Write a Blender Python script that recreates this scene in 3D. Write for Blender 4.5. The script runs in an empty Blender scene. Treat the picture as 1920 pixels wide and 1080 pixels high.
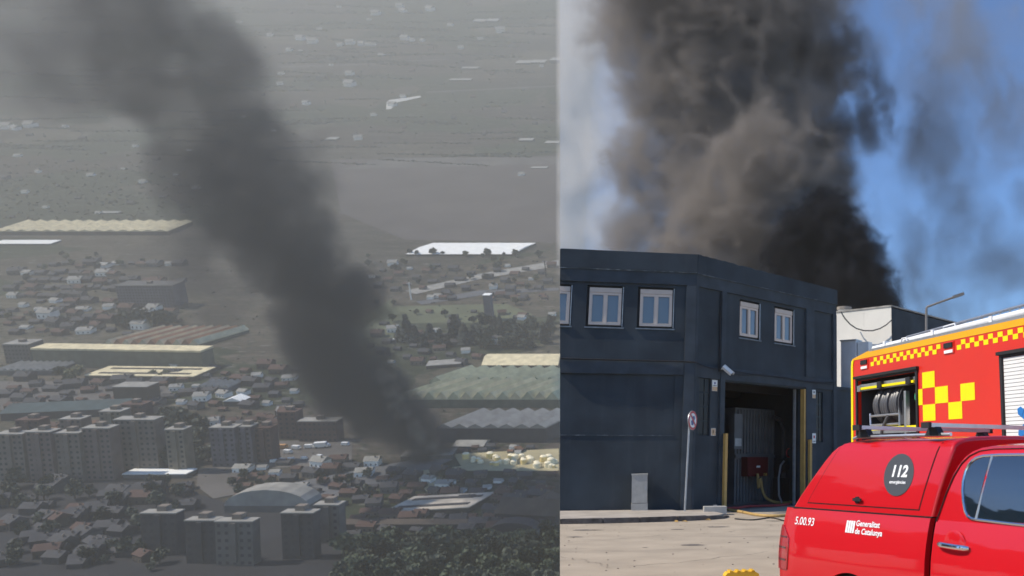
import bpy, bmesh, math, random
import numpy as np
from mathutils import Matrix, Vector, noise as mnoise

random.seed(7)
SC = bpy.context.scene
COL = SC.collection

# ------------------------------------------------------------------ camera
F, PX, PY, HOR, EYE = 1660.0, 1540.0, 540.0, 855.0, 1.7      # calibrated on the photograph (1920x1080 px)
PITCH = math.atan((HOR - PY) / F)
cam_data = bpy.data.cameras.new('camera')
cam = bpy.data.objects.new('camera', cam_data)
COL.objects.link(cam)
cam.location = (0, 0, EYE)
cam.rotation_euler = (math.pi / 2 + PITCH, 0, 0)
cam_data.sensor_width = 36.0
cam_data.lens = 36.0 * F / 1920.0
cam_data.shift_x = (960.0 - PX) / 1920.0
cam_data.shift_y = 0.0
cam_data.clip_start = 0.1
cam_data.clip_end = 30000.0
cam_data.dof.use_dof = True
cam_data.dof.focus_distance = 10.5
cam_data.dof.aperture_fstop = 2.2
SC.camera = cam

# ------------------------------------------------------------------ sky and sun
SUN_EL = math.radians(44)
sx, sy = -0.955, -0.295
hl = math.hypot(sx, sy); sx /= hl; sy /= hl
SUN = Vector((sx * math.cos(SUN_EL), sy * math.cos(SUN_EL), math.sin(SUN_EL)))
world = bpy.data.worlds.new('World')
SC.world = world
world.use_nodes = True
wn = world.node_tree
bg = wn.nodes['Background']
sky = wn.nodes.new('ShaderNodeTexSky')
sky.sky_type = 'NISHITA'
sky.sun_disc = False
sky.sun_elevation = SUN_EL
sky.sun_rotation = math.atan2(sx, sy)
sky.altitude = 900.0
sky.air_density = 1.0
sky.dust_density = 0.05
sky.ozone_density = 8.0
wn.links.new(sky.outputs[0], bg.inputs[0])
bg.inputs[1].default_value = 0.125
sun_data = bpy.data.lights.new('sun', 'SUN')
sun_data.energy = 3.6
sun_data.angle = math.radians(0.53)
sun_data.color = (1.0, 0.92, 0.80)
sun = bpy.data.objects.new('sun', sun_data)
COL.objects.link(sun)
sun.rotation_euler = (-SUN).to_track_quat('-Z', 'Y').to_euler()
sun.location = (-40, -20, 60)
SC.view_settings.view_transform = 'Standard'
SC.view_settings.look = 'None'
SC.view_settings.exposure = 0.5
SC.view_settings.gamma = 1.0
SC.view_settings.use_curve_mapping = False
SC.render.engine = 'CYCLES'
cy = SC.cycles
cy.max_bounces = 6
cy.diffuse_bounces = 2
cy.glossy_bounces = 3
cy.transmission_bounces = 4
cy.transparent_max_bounces = 8
cy.volume_bounces = 1
cy.volume_step_rate = 2.0
cy.volume_max_steps = 256
cy.use_denoising = True
cy.use_adaptive_sampling = True
cy.adaptive_threshold = 0.02

# ------------------------------------------------------------------ pixel rays
def ray(x, y):
    a, b = x - PX, PY - y
    return Vector((a, F * math.cos(PITCH) - b * math.sin(PITCH), F * math.sin(PITCH) + b * math.cos(PITCH))) / F
CAM = Vector((0, 0, EYE))
def ground(x, y, z=0.0):
    r = ray(x, y)
    return CAM + r * ((z - EYE) / r.z)
def vpdir(x):
    r = ray(x, HOR)
    return Vector((r.x, r.y, 0)).normalized()
def on_plane(x, y, p0, n):
    r = ray(x, y)
    return CAM + r * ((p0 - CAM).dot(n) / r.dot(n))
SPLIT = 1050.0                                   # the montage's seam between the valley and the street
SEAM_N = ray(SPLIT, 0).cross(ray(SPLIT, 1080)).normalized()
if SEAM_N.x < 0: SEAM_N = -SEAM_N                # points to the street's side

# ------------------------------------------------------------------ materials
MATS = {}
def mat(name, col, rough=0.6, metal=0.0, var=0.0, scale=4.0, bump=0.0, bscale=30.0, coat=0.0, spec=0.5, dirt=None, emit=None, trans=0.0, coords='Object', stretch=None, ior=1.5, detail=5.0):
    if name in MATS: return MATS[name]
    m = bpy.data.materials.new(name); m.use_nodes = True
    nt = m.node_tree; N = nt.nodes; L = nt.links
    b = N['Principled BSDF']
    b.inputs['Base Color'].default_value = (*col, 1)
    b.inputs['Roughness'].default_value = rough
    b.inputs['Metallic'].default_value = metal
    b.inputs['Specular IOR Level'].default_value = spec
    b.inputs['Coat Weight'].default_value = coat
    b.inputs['Coat Roughness'].default_value = 0.04
    b.inputs['IOR'].default_value = ior
    if trans: b.inputs['Transmission Weight'].default_value = trans
    if emit:
        b.inputs['Emission Color'].default_value = (*emit[:3], 1); b.inputs['Emission Strength'].default_value = emit[3]
    if var or bump or dirt:
        tc = N.new('ShaderNodeTexCoord'); vec = tc.outputs[coords]
        if stretch:
            mp = N.new('ShaderNodeMapping'); mp.inputs['Scale'].default_value = stretch
            L.new(vec, mp.inputs[0]); vec = mp.outputs[0]
        colsock = None
        if var:
            nz = N.new('ShaderNodeTexNoise'); nz.inputs['Scale'].default_value = scale; nz.inputs['Detail'].default_value = detail
            L.new(vec, nz.inputs['Vector'])
            r = N.new('ShaderNodeValToRGB')
            r.color_ramp.elements[0].position = 0.28; r.color_ramp.elements[1].position = 0.72
            r.color_ramp.elements[0].color = (*[max(0, c * (1 - var)) for c in col], 1)
            r.color_ramp.elements[1].color = (*[min(1, c * (1 + var)) for c in col], 1)
            L.new(nz.outputs[0], r.inputs[0]); colsock = r.outputs[0]
            L.new(colsock, b.inputs['Base Color'])
        if dirt:                                   # (colour, scale, threshold, stretch, amount)
            dc, ds, dt, dst, da = dirt
            mp2 = N.new('ShaderNodeMapping'); mp2.inputs['Scale'].default_value = dst
            L.new(tc.outputs[coords], mp2.inputs[0])
            n2 = N.new('ShaderNodeTexNoise'); n2.inputs['Scale'].default_value = ds; n2.inputs['Detail'].default_value = 8
            n2.inputs['Roughness'].default_value = 0.65
            L.new(mp2.outputs[0], n2.inputs['Vector'])
            r2 = N.new('ShaderNodeValToRGB')
            r2.color_ramp.elements[0].position = dt; r2.color_ramp.elements[1].position = min(1, dt + 0.22)
            r2.color_ramp.elements[1].color = (da, da, da, 1)
            L.new(n2.outputs[0], r2.inputs[0])
            mx = N.new('ShaderNodeMix'); mx.data_type = 'RGBA'
            L.new(r2.outputs[0], mx.inputs[0])
            if colsock: L.new(colsock, mx.inputs[6])
            else: mx.inputs[6].default_value = (*col, 1)
            mx.inputs[7].default_value = (*dc, 1)
            L.new(mx.outputs[2], b.inputs['Base Color'])
        if bump:
            n3 = N.new('ShaderNodeTexNoise'); n3.inputs['Scale'].default_value = bscale; n3.inputs['Detail'].default_value = 6
            L.new(vec, n3.inputs['Vector'])
            bp = N.new('ShaderNodeBump'); bp.inputs['Strength'].default_value = bump; bp.inputs['Distance'].default_value = 0.02
            L.new(n3.outputs[0], bp.inputs['Height']); L.new(bp.outputs[0], b.inputs['Normal'])
    MATS[name] = m
    return m

# ------------------------------------------------------------------ object helpers
def tag(o, label=None, cat=None, group=None, kind=None):
    if label: o['label'] = label
    if cat: o['category'] = cat
    if group: o['group'] = group
    if kind: o['kind'] = kind
    return o
def empty(name, mtx=None, parent=None):
    o = bpy.data.objects.new(name, None); COL.objects.link(o)
    o.empty_display_size = 0.2
    if parent: o.parent = parent
    if mtx is not None: o.matrix_local = mtx
    return o
def link(name, bm, m, parent=None, mtx=None, smooth=False, bevel=0.0, seg=2, angle=35):
    me = bpy.data.meshes.new(name)
    if bevel:
        ed = [e for e in bm.edges if len(e.link_faces) == 2 and e.calc_face_angle(0) > math.radians(angle)]
        if ed: bmesh.ops.bevel(bm, geom=ed, offset=bevel, segments=seg, affect='EDGES', clamp_overlap=True)
    bmesh.ops.recalc_face_normals(bm, faces=bm.faces)
    bm.to_mesh(me); bm.free()
    ms = m if isinstance(m, (list, tuple)) else [m]
    for x in ms: me.materials.append(x)
    if smooth:
        me.shade_smooth() if hasattr(me, 'shade_smooth') else None
        try: me.set_sharp_from_angle(angle=math.radians(angle))
        except Exception: pass
    o = bpy.data.objects.new(name, me); COL.objects.link(o)
    if parent: o.parent = parent
    if mtx is not None: o.matrix_local = mtx
    return o
def again(o, parent=None, mtx=None):
    c = o.copy(); COL.objects.link(c); c.parent = parent if parent is not None else o.parent
    if mtx is not None: c.matrix_local = mtx
    return c
def copy_tree(o, parent=None):
    c = o.copy(); COL.objects.link(c); c.parent = parent
    for ch in list(o.children): copy_tree(ch, c)
    return c
def box(bm, x0, x1, y0, y1, z0, z1, M=None):
    vs = [bm.verts.new(Vector(p)) for p in ((x0,y0,z0),(x1,y0,z0),(x1,y1,z0),(x0,y1,z0),(x0,y0,z1),(x1,y0,z1),(x1,y1,z1),(x0,y1,z1))]
    fs = [bm.faces.new([vs[i] for i in q]) for q in ((3,2,1,0),(4,5,6,7),(0,1,5,4),(1,2,6,5),(2,3,7,6),(3,0,4,7))]
    if M is not None:
        for v in vs: v.co = M @ v.co
    return fs
def nb(): return bmesh.new()
def bbox(*a, M=None):
    bm = nb(); box(bm, *a, M=M); return bm
def tube(bm, pts, r, n=8, cap=True, closed=False):
    pts = [Vector(p) for p in pts]; rings = []
    N = len(pts)
    prev = None
    for i, p in enumerate(pts):
        if closed: t = (pts[(i + 1) % N] - pts[i - 1])
        else: t = (pts[min(i + 1, N - 1)] - pts[max(i - 1, 0)])
        t.normalize()
        if prev is None:
            a = t.orthogonal().normalized()
        else:
            a = (prev - t * prev.dot(t)).normalized()
        prev = a; b = t.cross(a)
        rr = r[i] if isinstance(r, (list, tuple)) else r
        rings.append([bm.verts.new(p + (a * math.cos(2 * math.pi * k / n) + b * math.sin(2 * math.pi * k / n)) * rr) for k in range(n)])
    for i in range(N if closed else N - 1):
        A, B = rings[i], rings[(i + 1) % N]
        for k in range(n):
            bm.faces.new([A[k], A[(k + 1) % n], B[(k + 1) % n], B[k]])
    if cap and not closed:
        bm.faces.new(rings[0][::-1]); bm.faces.new(rings[-1])
    return bm
def tb(pts, r, n=8, **k): return tube(nb(), pts, r, n, **k)
def prism(poly, y0, y1, axis='y'):
    """extrude a polygon given in (x,z) along y (or (y,z) along x, or (x,y) along z)"""
    bm = nb()
    def P(a, b, t):
        return {'y': (a, t, b), 'x': (t, a, b), 'z': (a, b, t)}[axis]
    A = [bm.verts.new(P(a, b, y0)) for a, b in poly]; B = [bm.verts.new(P(a, b, y1)) for a, b in poly]
    bm.faces.new(A); bm.faces.new(B[::-1])
    n = len(poly)
    for i in range(n): bm.faces.new([A[i], B[i], B[(i + 1) % n], A[(i + 1) % n]])
    return bm
def seam_clip(bm, M=None):
    """keep what stands on the street's side of the montage seam"""
    Mi = (M or Matrix()).inverted()
    co = Mi @ CAM; no = (Mi.to_3x3() @ SEAM_N)
    g = bm.verts[:] + bm.edges[:] + bm.faces[:]
    r = bmesh.ops.bisect_plane(bm, geom=g, plane_co=co, plane_no=no, clear_inner=True, dist=1e-4)
    ed = [e for e in r['geom_cut'] if isinstance(e, bmesh.types.BMEdge)]
    if ed: bmesh.ops.holes_fill(bm, edges=bm.edges[:], sides=0) if False else bmesh.ops.contextual_create(bm, geom=ed)
    return bm
def frame(o, x, z):
    """matrix with origin o, local x along x, local z along z"""
    x = x.normalized(); y = z.cross(x).normalized(); z = x.cross(y)
    M = Matrix((x, y, z)).transposed().to_4x4(); M.translation = o
    return M
# ================================================================== THE VALLEY SIDE
# A concave hillside: straight contour lines along world X, slope steepening with height.
def graze(y):
    t = min(1.15, max(-0.15, (1080 - y) / 1080.0))
    return math.radians(21.0 - 8.0 * t)
YS = list(range(-260, 1301, 4))
RHO = {}
def _profile():
    def beta(y): return PITCH + math.atan((PY - y) / F)
    r = 420.0; y = 1080
    RHO[1080] = r
    while y > -260:
        r *= math.exp((beta(y - 4) - beta(y)) / math.tan(graze(y - 2))); y -= 4; RHO[y] = r
    r = 420.0; y = 1080
    while y < 1300:
        r *= math.exp(-(beta(y) - beta(y + 4)) / math.tan(graze(y + 2))); y += 4; RHO[y] = r
_profile()
def rho(y):
    k = math.floor(y / 4) * 4; t = (y - k) / 4
    k = max(-260, min(1296, k))
    return RHO[k] * (1 - t) + RHO[k + 4] * t
def land(x, y):
    """point of the hillside seen at pixel (x, y)"""
    r = ray(x, y)
    return CAM + r * (rho(y) / math.hypot(r.y, r.z))
def mpp(y):
    """metres per pixel on the hillside at this row"""
    r = ray(PX, y)
    return rho(y) / math.hypot(r.y, r.z) / F
def site(x, y, rot=0.0, lift=0.0):
    """frame standing on the hillside: x across, y uphill, z out of the ground"""
    o = land(x, y)
    t = (land(x, y - 3) - land(x, y + 3)); t.x = 0; t.normalize()
    n = Vector((1, 0, 0)).cross(t).normalized()
    if n.z < 0: n = -n
    return frame(o + n * lift, Vector((1, 0, 0)), n) @ Matrix.Rotation(math.radians(rot), 4, 'Z')
def local_depth(y, dy):
    """metres uphill covered by dy pixels of picture height at row y"""
    return dy * mpp(y) / math.sin(graze(y))

def build_hillside():
    cols = [-420 + (SPLIT + 420) * i / 90 for i in range(91)]
    rows = list(range(-256, 1297, 8))
    me = bpy.data.meshes.new('hillside')
    vs = []; uv = []
    arc = 0; last = None
    for y in rows:
        p0 = land(500, y)
        if last is not None: arc += math.hypot(p0.y - last.y, p0.z - last.z)
        last = p0
        for x in cols:
            p = land(x, y); vs.append(p); uv.append((p.x / 100.0, -arc / 100.0))
    C = len(cols)
    fs = [(r * C + c, r * C + c + 1, (r + 1) * C + c + 1, (r + 1) * C + c) for r in range(len(rows) - 1) for c in range(C - 1)]
    me.from_pydata([tuple(v) for v in vs], [], [f[::-1] for f in fs])
    ul = me.uv_layers.new(name='ground')
    for l in me.loops: ul.data[l.index].uv = uv[l.vertex_index]
    o = bpy.data.objects.new('hillside', me); COL.objects.link(o)
    m = bpy.data.materials.new('valley_fields'); m.use_nodes = True
    nt = m.node_tree; N = nt.nodes; L = nt.links; b = N['Principled BSDF']
    b.inputs['Roughness'].default_value = 0.95; b.inputs['Specular IOR Level'].default_value = 0.1
    uvn = N.new('ShaderNodeUVMap'); uvn.uv_map = 'ground'
    def mapping(sc):
        q = N.new('ShaderNodeMapping'); q.inputs['Scale'].default_value = sc; L.new(uvn.outputs[0], q.inputs[0]); return q.outputs[0]
    # field patchwork
    nz0 = N.new('ShaderNodeTexNoise'); nz0.inputs['Scale'].default_value = 0.8; L.new(mapping((1, 1, 1)), nz0.inputs['Vector'])
    va = N.new('ShaderNodeVectorMath'); va.operation = 'MULTIPLY_ADD'
    L.new(nz0.outputs['Color'], va.inputs[0]); va.inputs[1].default_value = (0.9, 0.9, 0); L.new(mapping((0.35, 0.55, 1)), va.inputs[2])
    vo = N.new('ShaderNodeTexVoronoi'); vo.inputs['Scale'].default_value = 1.0; L.new(va.outputs[0], vo.inputs['Vector'])
    cr = N.new('ShaderNodeValToRGB'); cr.color_ramp.interpolation = 'CONSTANT'
    pal = [(0.0, (.075, .065, .055)), (.2, (.05, .06, .038)), (.36, (.095, .082, .066)), (.52, (.06, .055, .05)), (.64, (.04, .05, .03)), (.76, (.11, .1, .078)), (.9, (.07, .058, .05))]
    e = cr.color_ramp.elements
    e[0].position = 0; e[0].color = (*pal[0][1], 1)
    e[1].position = pal[1][0]; e[1].color = (*pal[1][1], 1)
    for p, c in pal[2:]:
        k = e.new(p); k.color = (*c, 1)
    sep = N.new('ShaderNodeSeparateColor'); L.new(vo.outputs['Color'], sep.inputs[0]); L.new(sep.outputs[0], cr.inputs[0])
    # long streaks along the contours, scrub speckle
    st = N.new('ShaderNodeTexNoise'); st.inputs['Scale'].default_value = 1.0; st.inputs['Detail'].default_value = 9; st.inputs['Roughness'].default_value = 0.68
    L.new(mapping((0.7, 5.0, 1)), st.inputs['Vector'])
    sr = N.new('ShaderNodeValToRGB'); sr.color_ramp.elements[0].position = .3; sr.color_ramp.elements[1].position = .74
    sr.color_ramp.elements[0].color = (.3, .31, .29, 1); sr.color_ramp.elements[1].color = (1.35, 1.3, 1.2, 1)
    L.new(st.outputs[0], sr.inputs[0])
    mu = N.new('ShaderNodeMix'); mu.data_type = 'RGBA'; mu.blend_type = 'MULTIPLY'; mu.inputs[0].default_value = 1
    L.new(cr.outputs[0], mu.inputs[6]); L.new(sr.outputs[0], mu.inputs[7])
    sp = N.new('ShaderNodeTexNoise'); sp.inputs['Scale'].default_value = 14.0; sp.inputs['Detail'].default_value = 5; L.new(mapping((1, 1.6, 1)), sp.inputs['Vector'])
    spr = N.new('ShaderNodeValToRGB'); spr.color_ramp.elements[0].position = .52; spr.color_ramp.elements[1].position = .64
    L.new(sp.outputs[0], spr.inputs[0])
    mx = N.new('ShaderNodeMix'); mx.data_type = 'RGBA'; L.new(spr.outputs[0], mx.inputs[0]); L.new(mu.outputs[2], mx.inputs[6]); mx.inputs[7].default_value = (.025, .033, .018, 1)
    p2 = N.new('ShaderNodeTexNoise'); p2.inputs['Scale'].default_value = 6.0; p2.inputs['Detail'].default_value = 7; p2.inputs['Roughness'].default_value = .7; L.new(mapping((.8, 2.6, 1)), p2.inputs['Vector'])
    p2r = N.new('ShaderNodeValToRGB'); p2r.color_ramp.elements[0].position = .57; p2r.color_ramp.elements[1].position = .66; L.new(p2.outputs[0], p2r.inputs[0])
    m2 = N.new('ShaderNodeMix'); m2.data_type = 'RGBA'; L.new(p2r.outputs[0], m2.inputs[0]); L.new(mx.outputs[2], m2.inputs[6]); m2.inputs[7].default_value = (.16, .15, .125, 1)
    L.new(m2.outputs[2], b.inputs['Base Color'])
    me.materials.append(m)
    tag(o, kind='structure')
    return o
build_hillside()

def patch(name, pts, m, lift=0.25, sub=6, kind='structure', label=None, cat=None, group=None):
    """a sheet draped on the hillside, outline in pixels"""
    bm = nb()
    n = len(pts); out = []
    for i in range(n):
        a, b = pts[i], pts[(i + 1) % n]
        for k in range(sub): out.append((a[0] + (b[0] - a[0]) * k / sub, a[1] + (b[1] - a[1]) * k / sub))
    cx = sum(p[0] for p in out) / len(out); cy_ = sum(p[1] for p in out) / len(out)
    o0 = site(cx, cy_); inv = o0.inverted()
    rings = []
    for f in (1.0, 0.66, 0.33):
        rings.append([bm.verts.new(inv @ (site(cx + (p[0] - cx) * f, cy_ + (p[1] - cy_) * f, 0, lift).translation)) for p in out])
    c = bm.verts.new((0, 0, lift))
    q = len(out)
    for r in range(2):
        for i in range(q): bm.faces.new([rings[r][i], rings[r][(i + 1) % q], rings[r + 1][(i + 1) % q], rings[r + 1][i]])
    for i in range(q): bm.faces.new([rings[2][i], rings[2][(i + 1) % q], c])
    o = link(name, bm, m, mtx=o0)
    tag(o, label, cat, group, kind)
    return o
# ------------------------------------------------------------------ valley buildings
def vm(name, col, var=.25, sc=.15, rough=.85):
    return mat('valley_' + name, col, rough=rough, var=var, scale=sc, spec=.2)
V_CREAM = vm('cream_roof', (.66, .57, .36)); V_WHITE = vm('white_roof', (.86, .85, .80), .08); V_PALE = vm('pale_roof', (.27, .26, .235))
V_GREY = vm('grey_wall', (.10, .098, .094)); V_DARK = vm('dark_wall', (.042, .042, .046)); V_OLIVE = vm('olive_wall', (.12, .122, .085))
V_BROWN = vm('brown_wall', (.075, .06, .048)); V_RED = vm('red_tile', (.085, .052, .042)); V_SLATE = vm('slate_roof', (.058, .058, .062)); V_RUST = vm('rust_tile', (.16, .085, .05)); V_BRICK = vm('brick_wall', (.10, .062, .055))
V_ORANGE = vm('orange_stripe', (.42, .22, .12)); V_TEAL = vm('teal_roof', (.05, .075, .08)); V_GLASS = mat('valley_glass', (.035, .04, .045), rough=.25)
V_STONE = vm('stone_wall', (.17, .142, .118)); V_GREEN = vm('green_roof', (.46, .45, .29)); V_BEIGE = vm('beige_roof', (.46, .40, .32)); V_LILAC = vm('lilac_wall', (.115, .108, .125))
V_ROAD = vm('road', (.105, .108, .115), .15, .02); V_YARD = vm('yard', (.36, .31, .18), .3, .04); V_DUST = vm('dust', (.10, .092, .084), .3, .02); V_LAWN = vm('lawn', (.10, .11, .062), .3, .03)
V_SOIL = vm('soil', (.078, .066, .06), .22, .012); V_METAL = mat('valley_metal', (.3, .3, .32), rough=.5)

def gable(w, d, h, over=.4, axis='x'):
    bm = nb()
    if axis == 'x':
        x0, x1, y0, y1 = -w/2 - over, w/2 + over, -over, d + over
        ridge = [(x0, d/2, h), (x1, d/2, h)]
        A = [bm.verts.new(p) for p in ((x0, y0, 0), (x1, y0, 0), (x1, y1, 0), (x0, y1, 0))] + [bm.verts.new(p) for p in ridge]
        for q in ((0,1,5,4),(2,3,4,5),(1,2,5),(3,0,4),(3,2,1,0)): bm.faces.new([A[i] for i in q])
    else:
        x0, x1, y0, y1 = -w/2 - over, w/2 + over, -over, d + over
        A = [bm.verts.new(p) for p in ((x0, y0, 0), (x1, y0, 0), (x1, y1, 0), (x0, y1, 0), (0, y0, h), (0, y1, h))]
        for q in ((0,4,5,3),(1,2,5,4),(0,1,4),(2,3,5),(3,2,1,0)): bm.faces.new([A[i] for i in q])
    return bm
def sawteeth(w, d, n, h, frac=.5):
    """list of bmesh teeth running uphill, side by side"""
    out = []
    p = w / n
    for i in range(n):
        x0 = -w/2 + i * p
        out.append(prism([(x0, 0), (x0 + p * .96, 0), (x0 + p * .96, h * .12), (x0 + p * frac, h), (x0, h * .1)], 0, d))
    return out
def hall(name, label, cat, x, y, wpx, hpx, dpx, wall, roof, kind='flat', rot=0, rise=2.5, n=8, windows=0, group=None, parapet=.5, slits=0, winmat=None, roofmat2=None, skew=0.0):
    """a building standing at pixel (x, y) = middle of its front foot; sizes in pixels of the photograph"""
    k = mpp(y); g = graze(y)
    w = wpx * k; h = max(1.8, hpx * k / math.cos(g)); d = local_depth(y, dpx)
    root = empty(name, site(x, y, rot, -0.3)); tag(root, label, cat, group)
    bm = bbox(-w/2, w/2, 0, d, -1.0, h)
    if skew:
        for v in bm.verts: v.co.x += v.co.y * skew
    link('wall', bm, wall, root)
    Mr = Matrix.Translation((0, 0, h))
    if kind == 'flat':
        bm = bbox(-w/2 - .3, w/2 + .3, -.3, d + .3, 0, parapet)
    elif kind == 'gable': bm = gable(w, d, rise, .5, 'x')
    elif kind == 'gable_end': bm = gable(w, d, rise, .5, 'y')
    elif kind == 'barrel':
        bm = nb(); N_ = 10; rings = []
        for j in range(N_ + 1):
            a = math.pi * j / N_
            rings.append((-w/2 * math.cos(a), rise * math.sin(a)))
        bm = prism(rings, 0, d)
    elif kind == 'saw':
        bm = bbox(-w/2, w/2, 0, d, 0, .3)
    if skew:
        for v in bm.verts: v.co.x += v.co.y * skew
    ro = link('roof', bm, roof, root, Mr)
    if kind == 'saw':
        for i, t in enumerate(sawteeth(w, d, n, rise)):
            if skew:
                for v in t.verts: v.co.x += v.co.y * skew
            link('roof_bay', t, (roofmat2 if (roofmat2 and i % 2) else roof), ro, Matrix.Translation((0, 0, .3)))
    if slits:
        for i in range(slits):
            yy = d * (i + .5) / slits
            b = bbox(-w * .42, w * .42, yy - d * .06, yy + d * .06, 0, .35)
            if skew:
                for v in b.verts: v.co.x += v.co.y * skew
            link('skylight', b, V_DARK, ro, Matrix.Translation((0, 0, parapet)))
    if windows:
        bm = nb(); cols = max(2, int(w / 3.2)); rows_ = max(1, int(h / 3.1))
        for r in range(rows_):
            for c in range(cols):
                cx = -w/2 + (c + .5) * w / cols; cz = 1.2 + r * h / rows_
                box(bm, cx - .75, cx + .75, -.06, .2, cz, cz + 1.4)
        o = link('glazing', bm, winmat or V_GLASS, root); o['kind'] = 'stuff'
        for i in range(1, max(2, int(w / 9))):
            cx = -w/2 + i * w / max(2, int(w / 9))
            if windows > 1: link('balcony_stack', bbox(cx - 1.3, cx + 1.3, -1.2, .1, 2.6, h - .4), wall, root)
        # roof plant
        link('stair_head', bbox(-2.2, 2.2, d * .4, d * .4 + 4, parapet, parapet + 2.4), V_STONE, ro)
    return root

V_FARM = vm('farm_roof', (.30, .295, .27), .25)
# ground patches (fields, roads, yards)
patch('ploughed_field', [(620,300),(1048,292),(1048,455),(760,450),(640,400)], V_SOIL)
patch('pale_field', [(640,318),(1048,308),(1048,296),(720,296)], V_DUST, lift=.6)
patch('lawn', [(715,575),(950,570),(1000,590),(940,606),(725,606)], V_LAWN)
patch('meadow', [(610,640),(735,560),(740,660),(640,700)], V_LAWN)
patch('highway', [(760,546),(900,514),(1048,488),(1048,499),(900,524),(780,552)], V_PALE, lift=.5)
patch('slip_road', [(780,566),(900,545),(1048,540),(1048,545),(900,551),(790,572)], V_ROAD, lift=.5)
patch('avenue', [(455,925),(640,888),(800,858),(850,862),(800,884),(660,925),(560,950),(470,948)], V_ROAD, lift=.4)
patch('plaza', [(372,880),(455,872),(458,925),(400,936),(368,912)], V_DUST, lift=.35)
patch('yard', [(785,884),(866,876),(872,898),(806,928),(786,912)], V_YARD, lift=.7)
patch('storage_yard', [(850,852),(1048,842),(1048,884),(870,884)], V_YARD, lift=.4)
patch('car_park', [(480,828),(660,826),(660,872),(480,880)], V_DUST, lift=.35)
V_SHADE = vm('shaded_town_ground', (.02, .021, .025), .3, .03); V_MOSS = vm('wood_floor', (.03, .042, .022), .4, .05)
patch('shaded_town_ground', [(-60,906),(300,902),(470,960),(640,960),(640,1120),(-60,1120)], V_SHADE, lift=.3, sub=10)  # smoke shade over the lower town is put into this dark ground colour
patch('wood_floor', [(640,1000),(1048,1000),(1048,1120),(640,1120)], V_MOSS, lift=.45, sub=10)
patch('depot_ground', [(0,716),(300,714),(330,745),(120,760),(0,770)], V_DUST, lift=.35)

# big sheds and halls: name, label, category, x, y(front foot), w, h, d(px), wall, roof, kind...
hall('greenhouse', 'very long cream roofed greenhouse with brown front at the edge of dark fields', 'greenhouse', 150, 441, 330, 7, 20, V_BROWN, V_CREAM, 'saw', n=14, rise=3.0)
hall('greenhouse', 'low narrow white roofed greenhouse in front of the long cream one', 'greenhouse', 40, 460, 110, 3, 7, V_GREY, V_WHITE, 'flat')
hall('warehouse', 'brilliant white flat roofed warehouse alone between ploughed field and highway', 'warehouse', 862, 480, 200, 4, 22, V_BROWN, V_WHITE, 'gable', rise=2, skew=.25)
hall('office_block', 'grey gridded glass office block behind a dark hedge', 'office', 278, 578, 106, 42, 10, V_LILAC, V_GREY, 'flat', windows=1)
hall('factory', 'factory hall with orange and cream sawtooth roof bays', 'factory', 285, 652, 175, 6, 30, V_OLIVE, V_CREAM, 'saw', n=11, rise=5, roofmat2=V_ORANGE, skew=.35)
hall('warehouse', 'long olive walled warehouse with a thin pale roof edge below the sawtooth factory', 'warehouse', 222, 690, 330, 32, 10, V_OLIVE, V_CREAM, 'flat', rot=-3, parapet=1.6)
hall('depot', 'squat grey green block at the end of the long olive warehouse', 'building', 36, 682, 48, 36, 10, V_GREY, V_PALE, 'flat', windows=1)
hall('warehouse', 'cream roofed shed with skylight strips above the teal hall', 'warehouse', 262, 714, 210, 9, 18, V_BROWN, V_CREAM, 'flat', rot=-2, slits=2)
hall('warehouse', 'pale ribbed shed beside the olive tree and the cream shed', 'warehouse', 48, 704, 110, 9, 16, V_GREY, V_PALE, 'saw', n=9, rise=2)
hall('long_hall', 'long dark teal roofed hall above the apartment rooftops', 'hall', 118, 784, 205, 14, 20, V_DARK, V_TEAL, 'gable', rot=9, rise=4)
hall('market_hall', 'dark brown hall with pale roof rim between shed and apartments', 'hall', 248, 760, 64, 34, 10, V_BROWN, V_PALE, 'flat')
hall('workshop', 'low workshop with white roof among dark blocks near the smoke', 'workshop', 400, 735, 60, 8, 12, V_LILAC, V_PALE, 'saw', n=5, rise=2.5)
hall('workshop', 'white gabled workshop beside the dark courtyard', 'workshop', 437, 762, 34, 10, 8, V_DARK, V_WHITE, 'gable_end', rise=3)
hall('school', 'white flat roofed building on the edge of the grey plaza', 'building', 290, 897, 118, 8, 10, V_GREY, V_WHITE, 'flat')
hall('sports_hall', 'grey barrel vaulted sports hall beside the avenue', 'hall', 500, 962, 158, 14, 16, V_GREY, V_PALE, 'barrel', rise=9)
hall('brick_block', 'tall reddish brick block near the parked vans', 'building', 541, 824, 34, 50, 8, V_BRICK, V_RED, 'flat', windows=1)
hall('brick_block', 'wide brick block with pale roof rim beside the smoke foot', 'building', 597, 829, 72, 38, 8, V_BRICK, V_PALE, 'flat', windows=1)
hall('burning_shed', 'low grey shed at the foot of the smoke column', 'shed', 800, 862, 92, 8, 12, V_GREY, V_PALE, 'flat', rot=8)
hall('greenhouse_range', 'wide factory range with diagonal green and cream roof bays', 'factory', 898, 765, 300, 16, 32, V_OLIVE, V_GREEN, 'saw', n=13, rise=6, roofmat2=V_CREAM, skew=.5)
hall('greenhouse_range', 'upper factory range with pale diagonal roof bays below the cream roof', 'factory', 925, 722, 240, 5, 24, V_OLIVE, V_GREEN, 'saw', n=9, rise=5, skew=.5)
hall('warehouse', 'pale yellow roofed warehouse below the dark wood', 'warehouse', 975, 690, 142, 6, 22, V_BROWN, V_CREAM, 'gable', rise=3, skew=-.2)
hall('warehouse', 'narrow pale shed beside the yellow roofed warehouse', 'warehouse', 832, 690, 60, 6, 10, V_BROWN, V_PALE, 'flat', rot=14)
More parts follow.
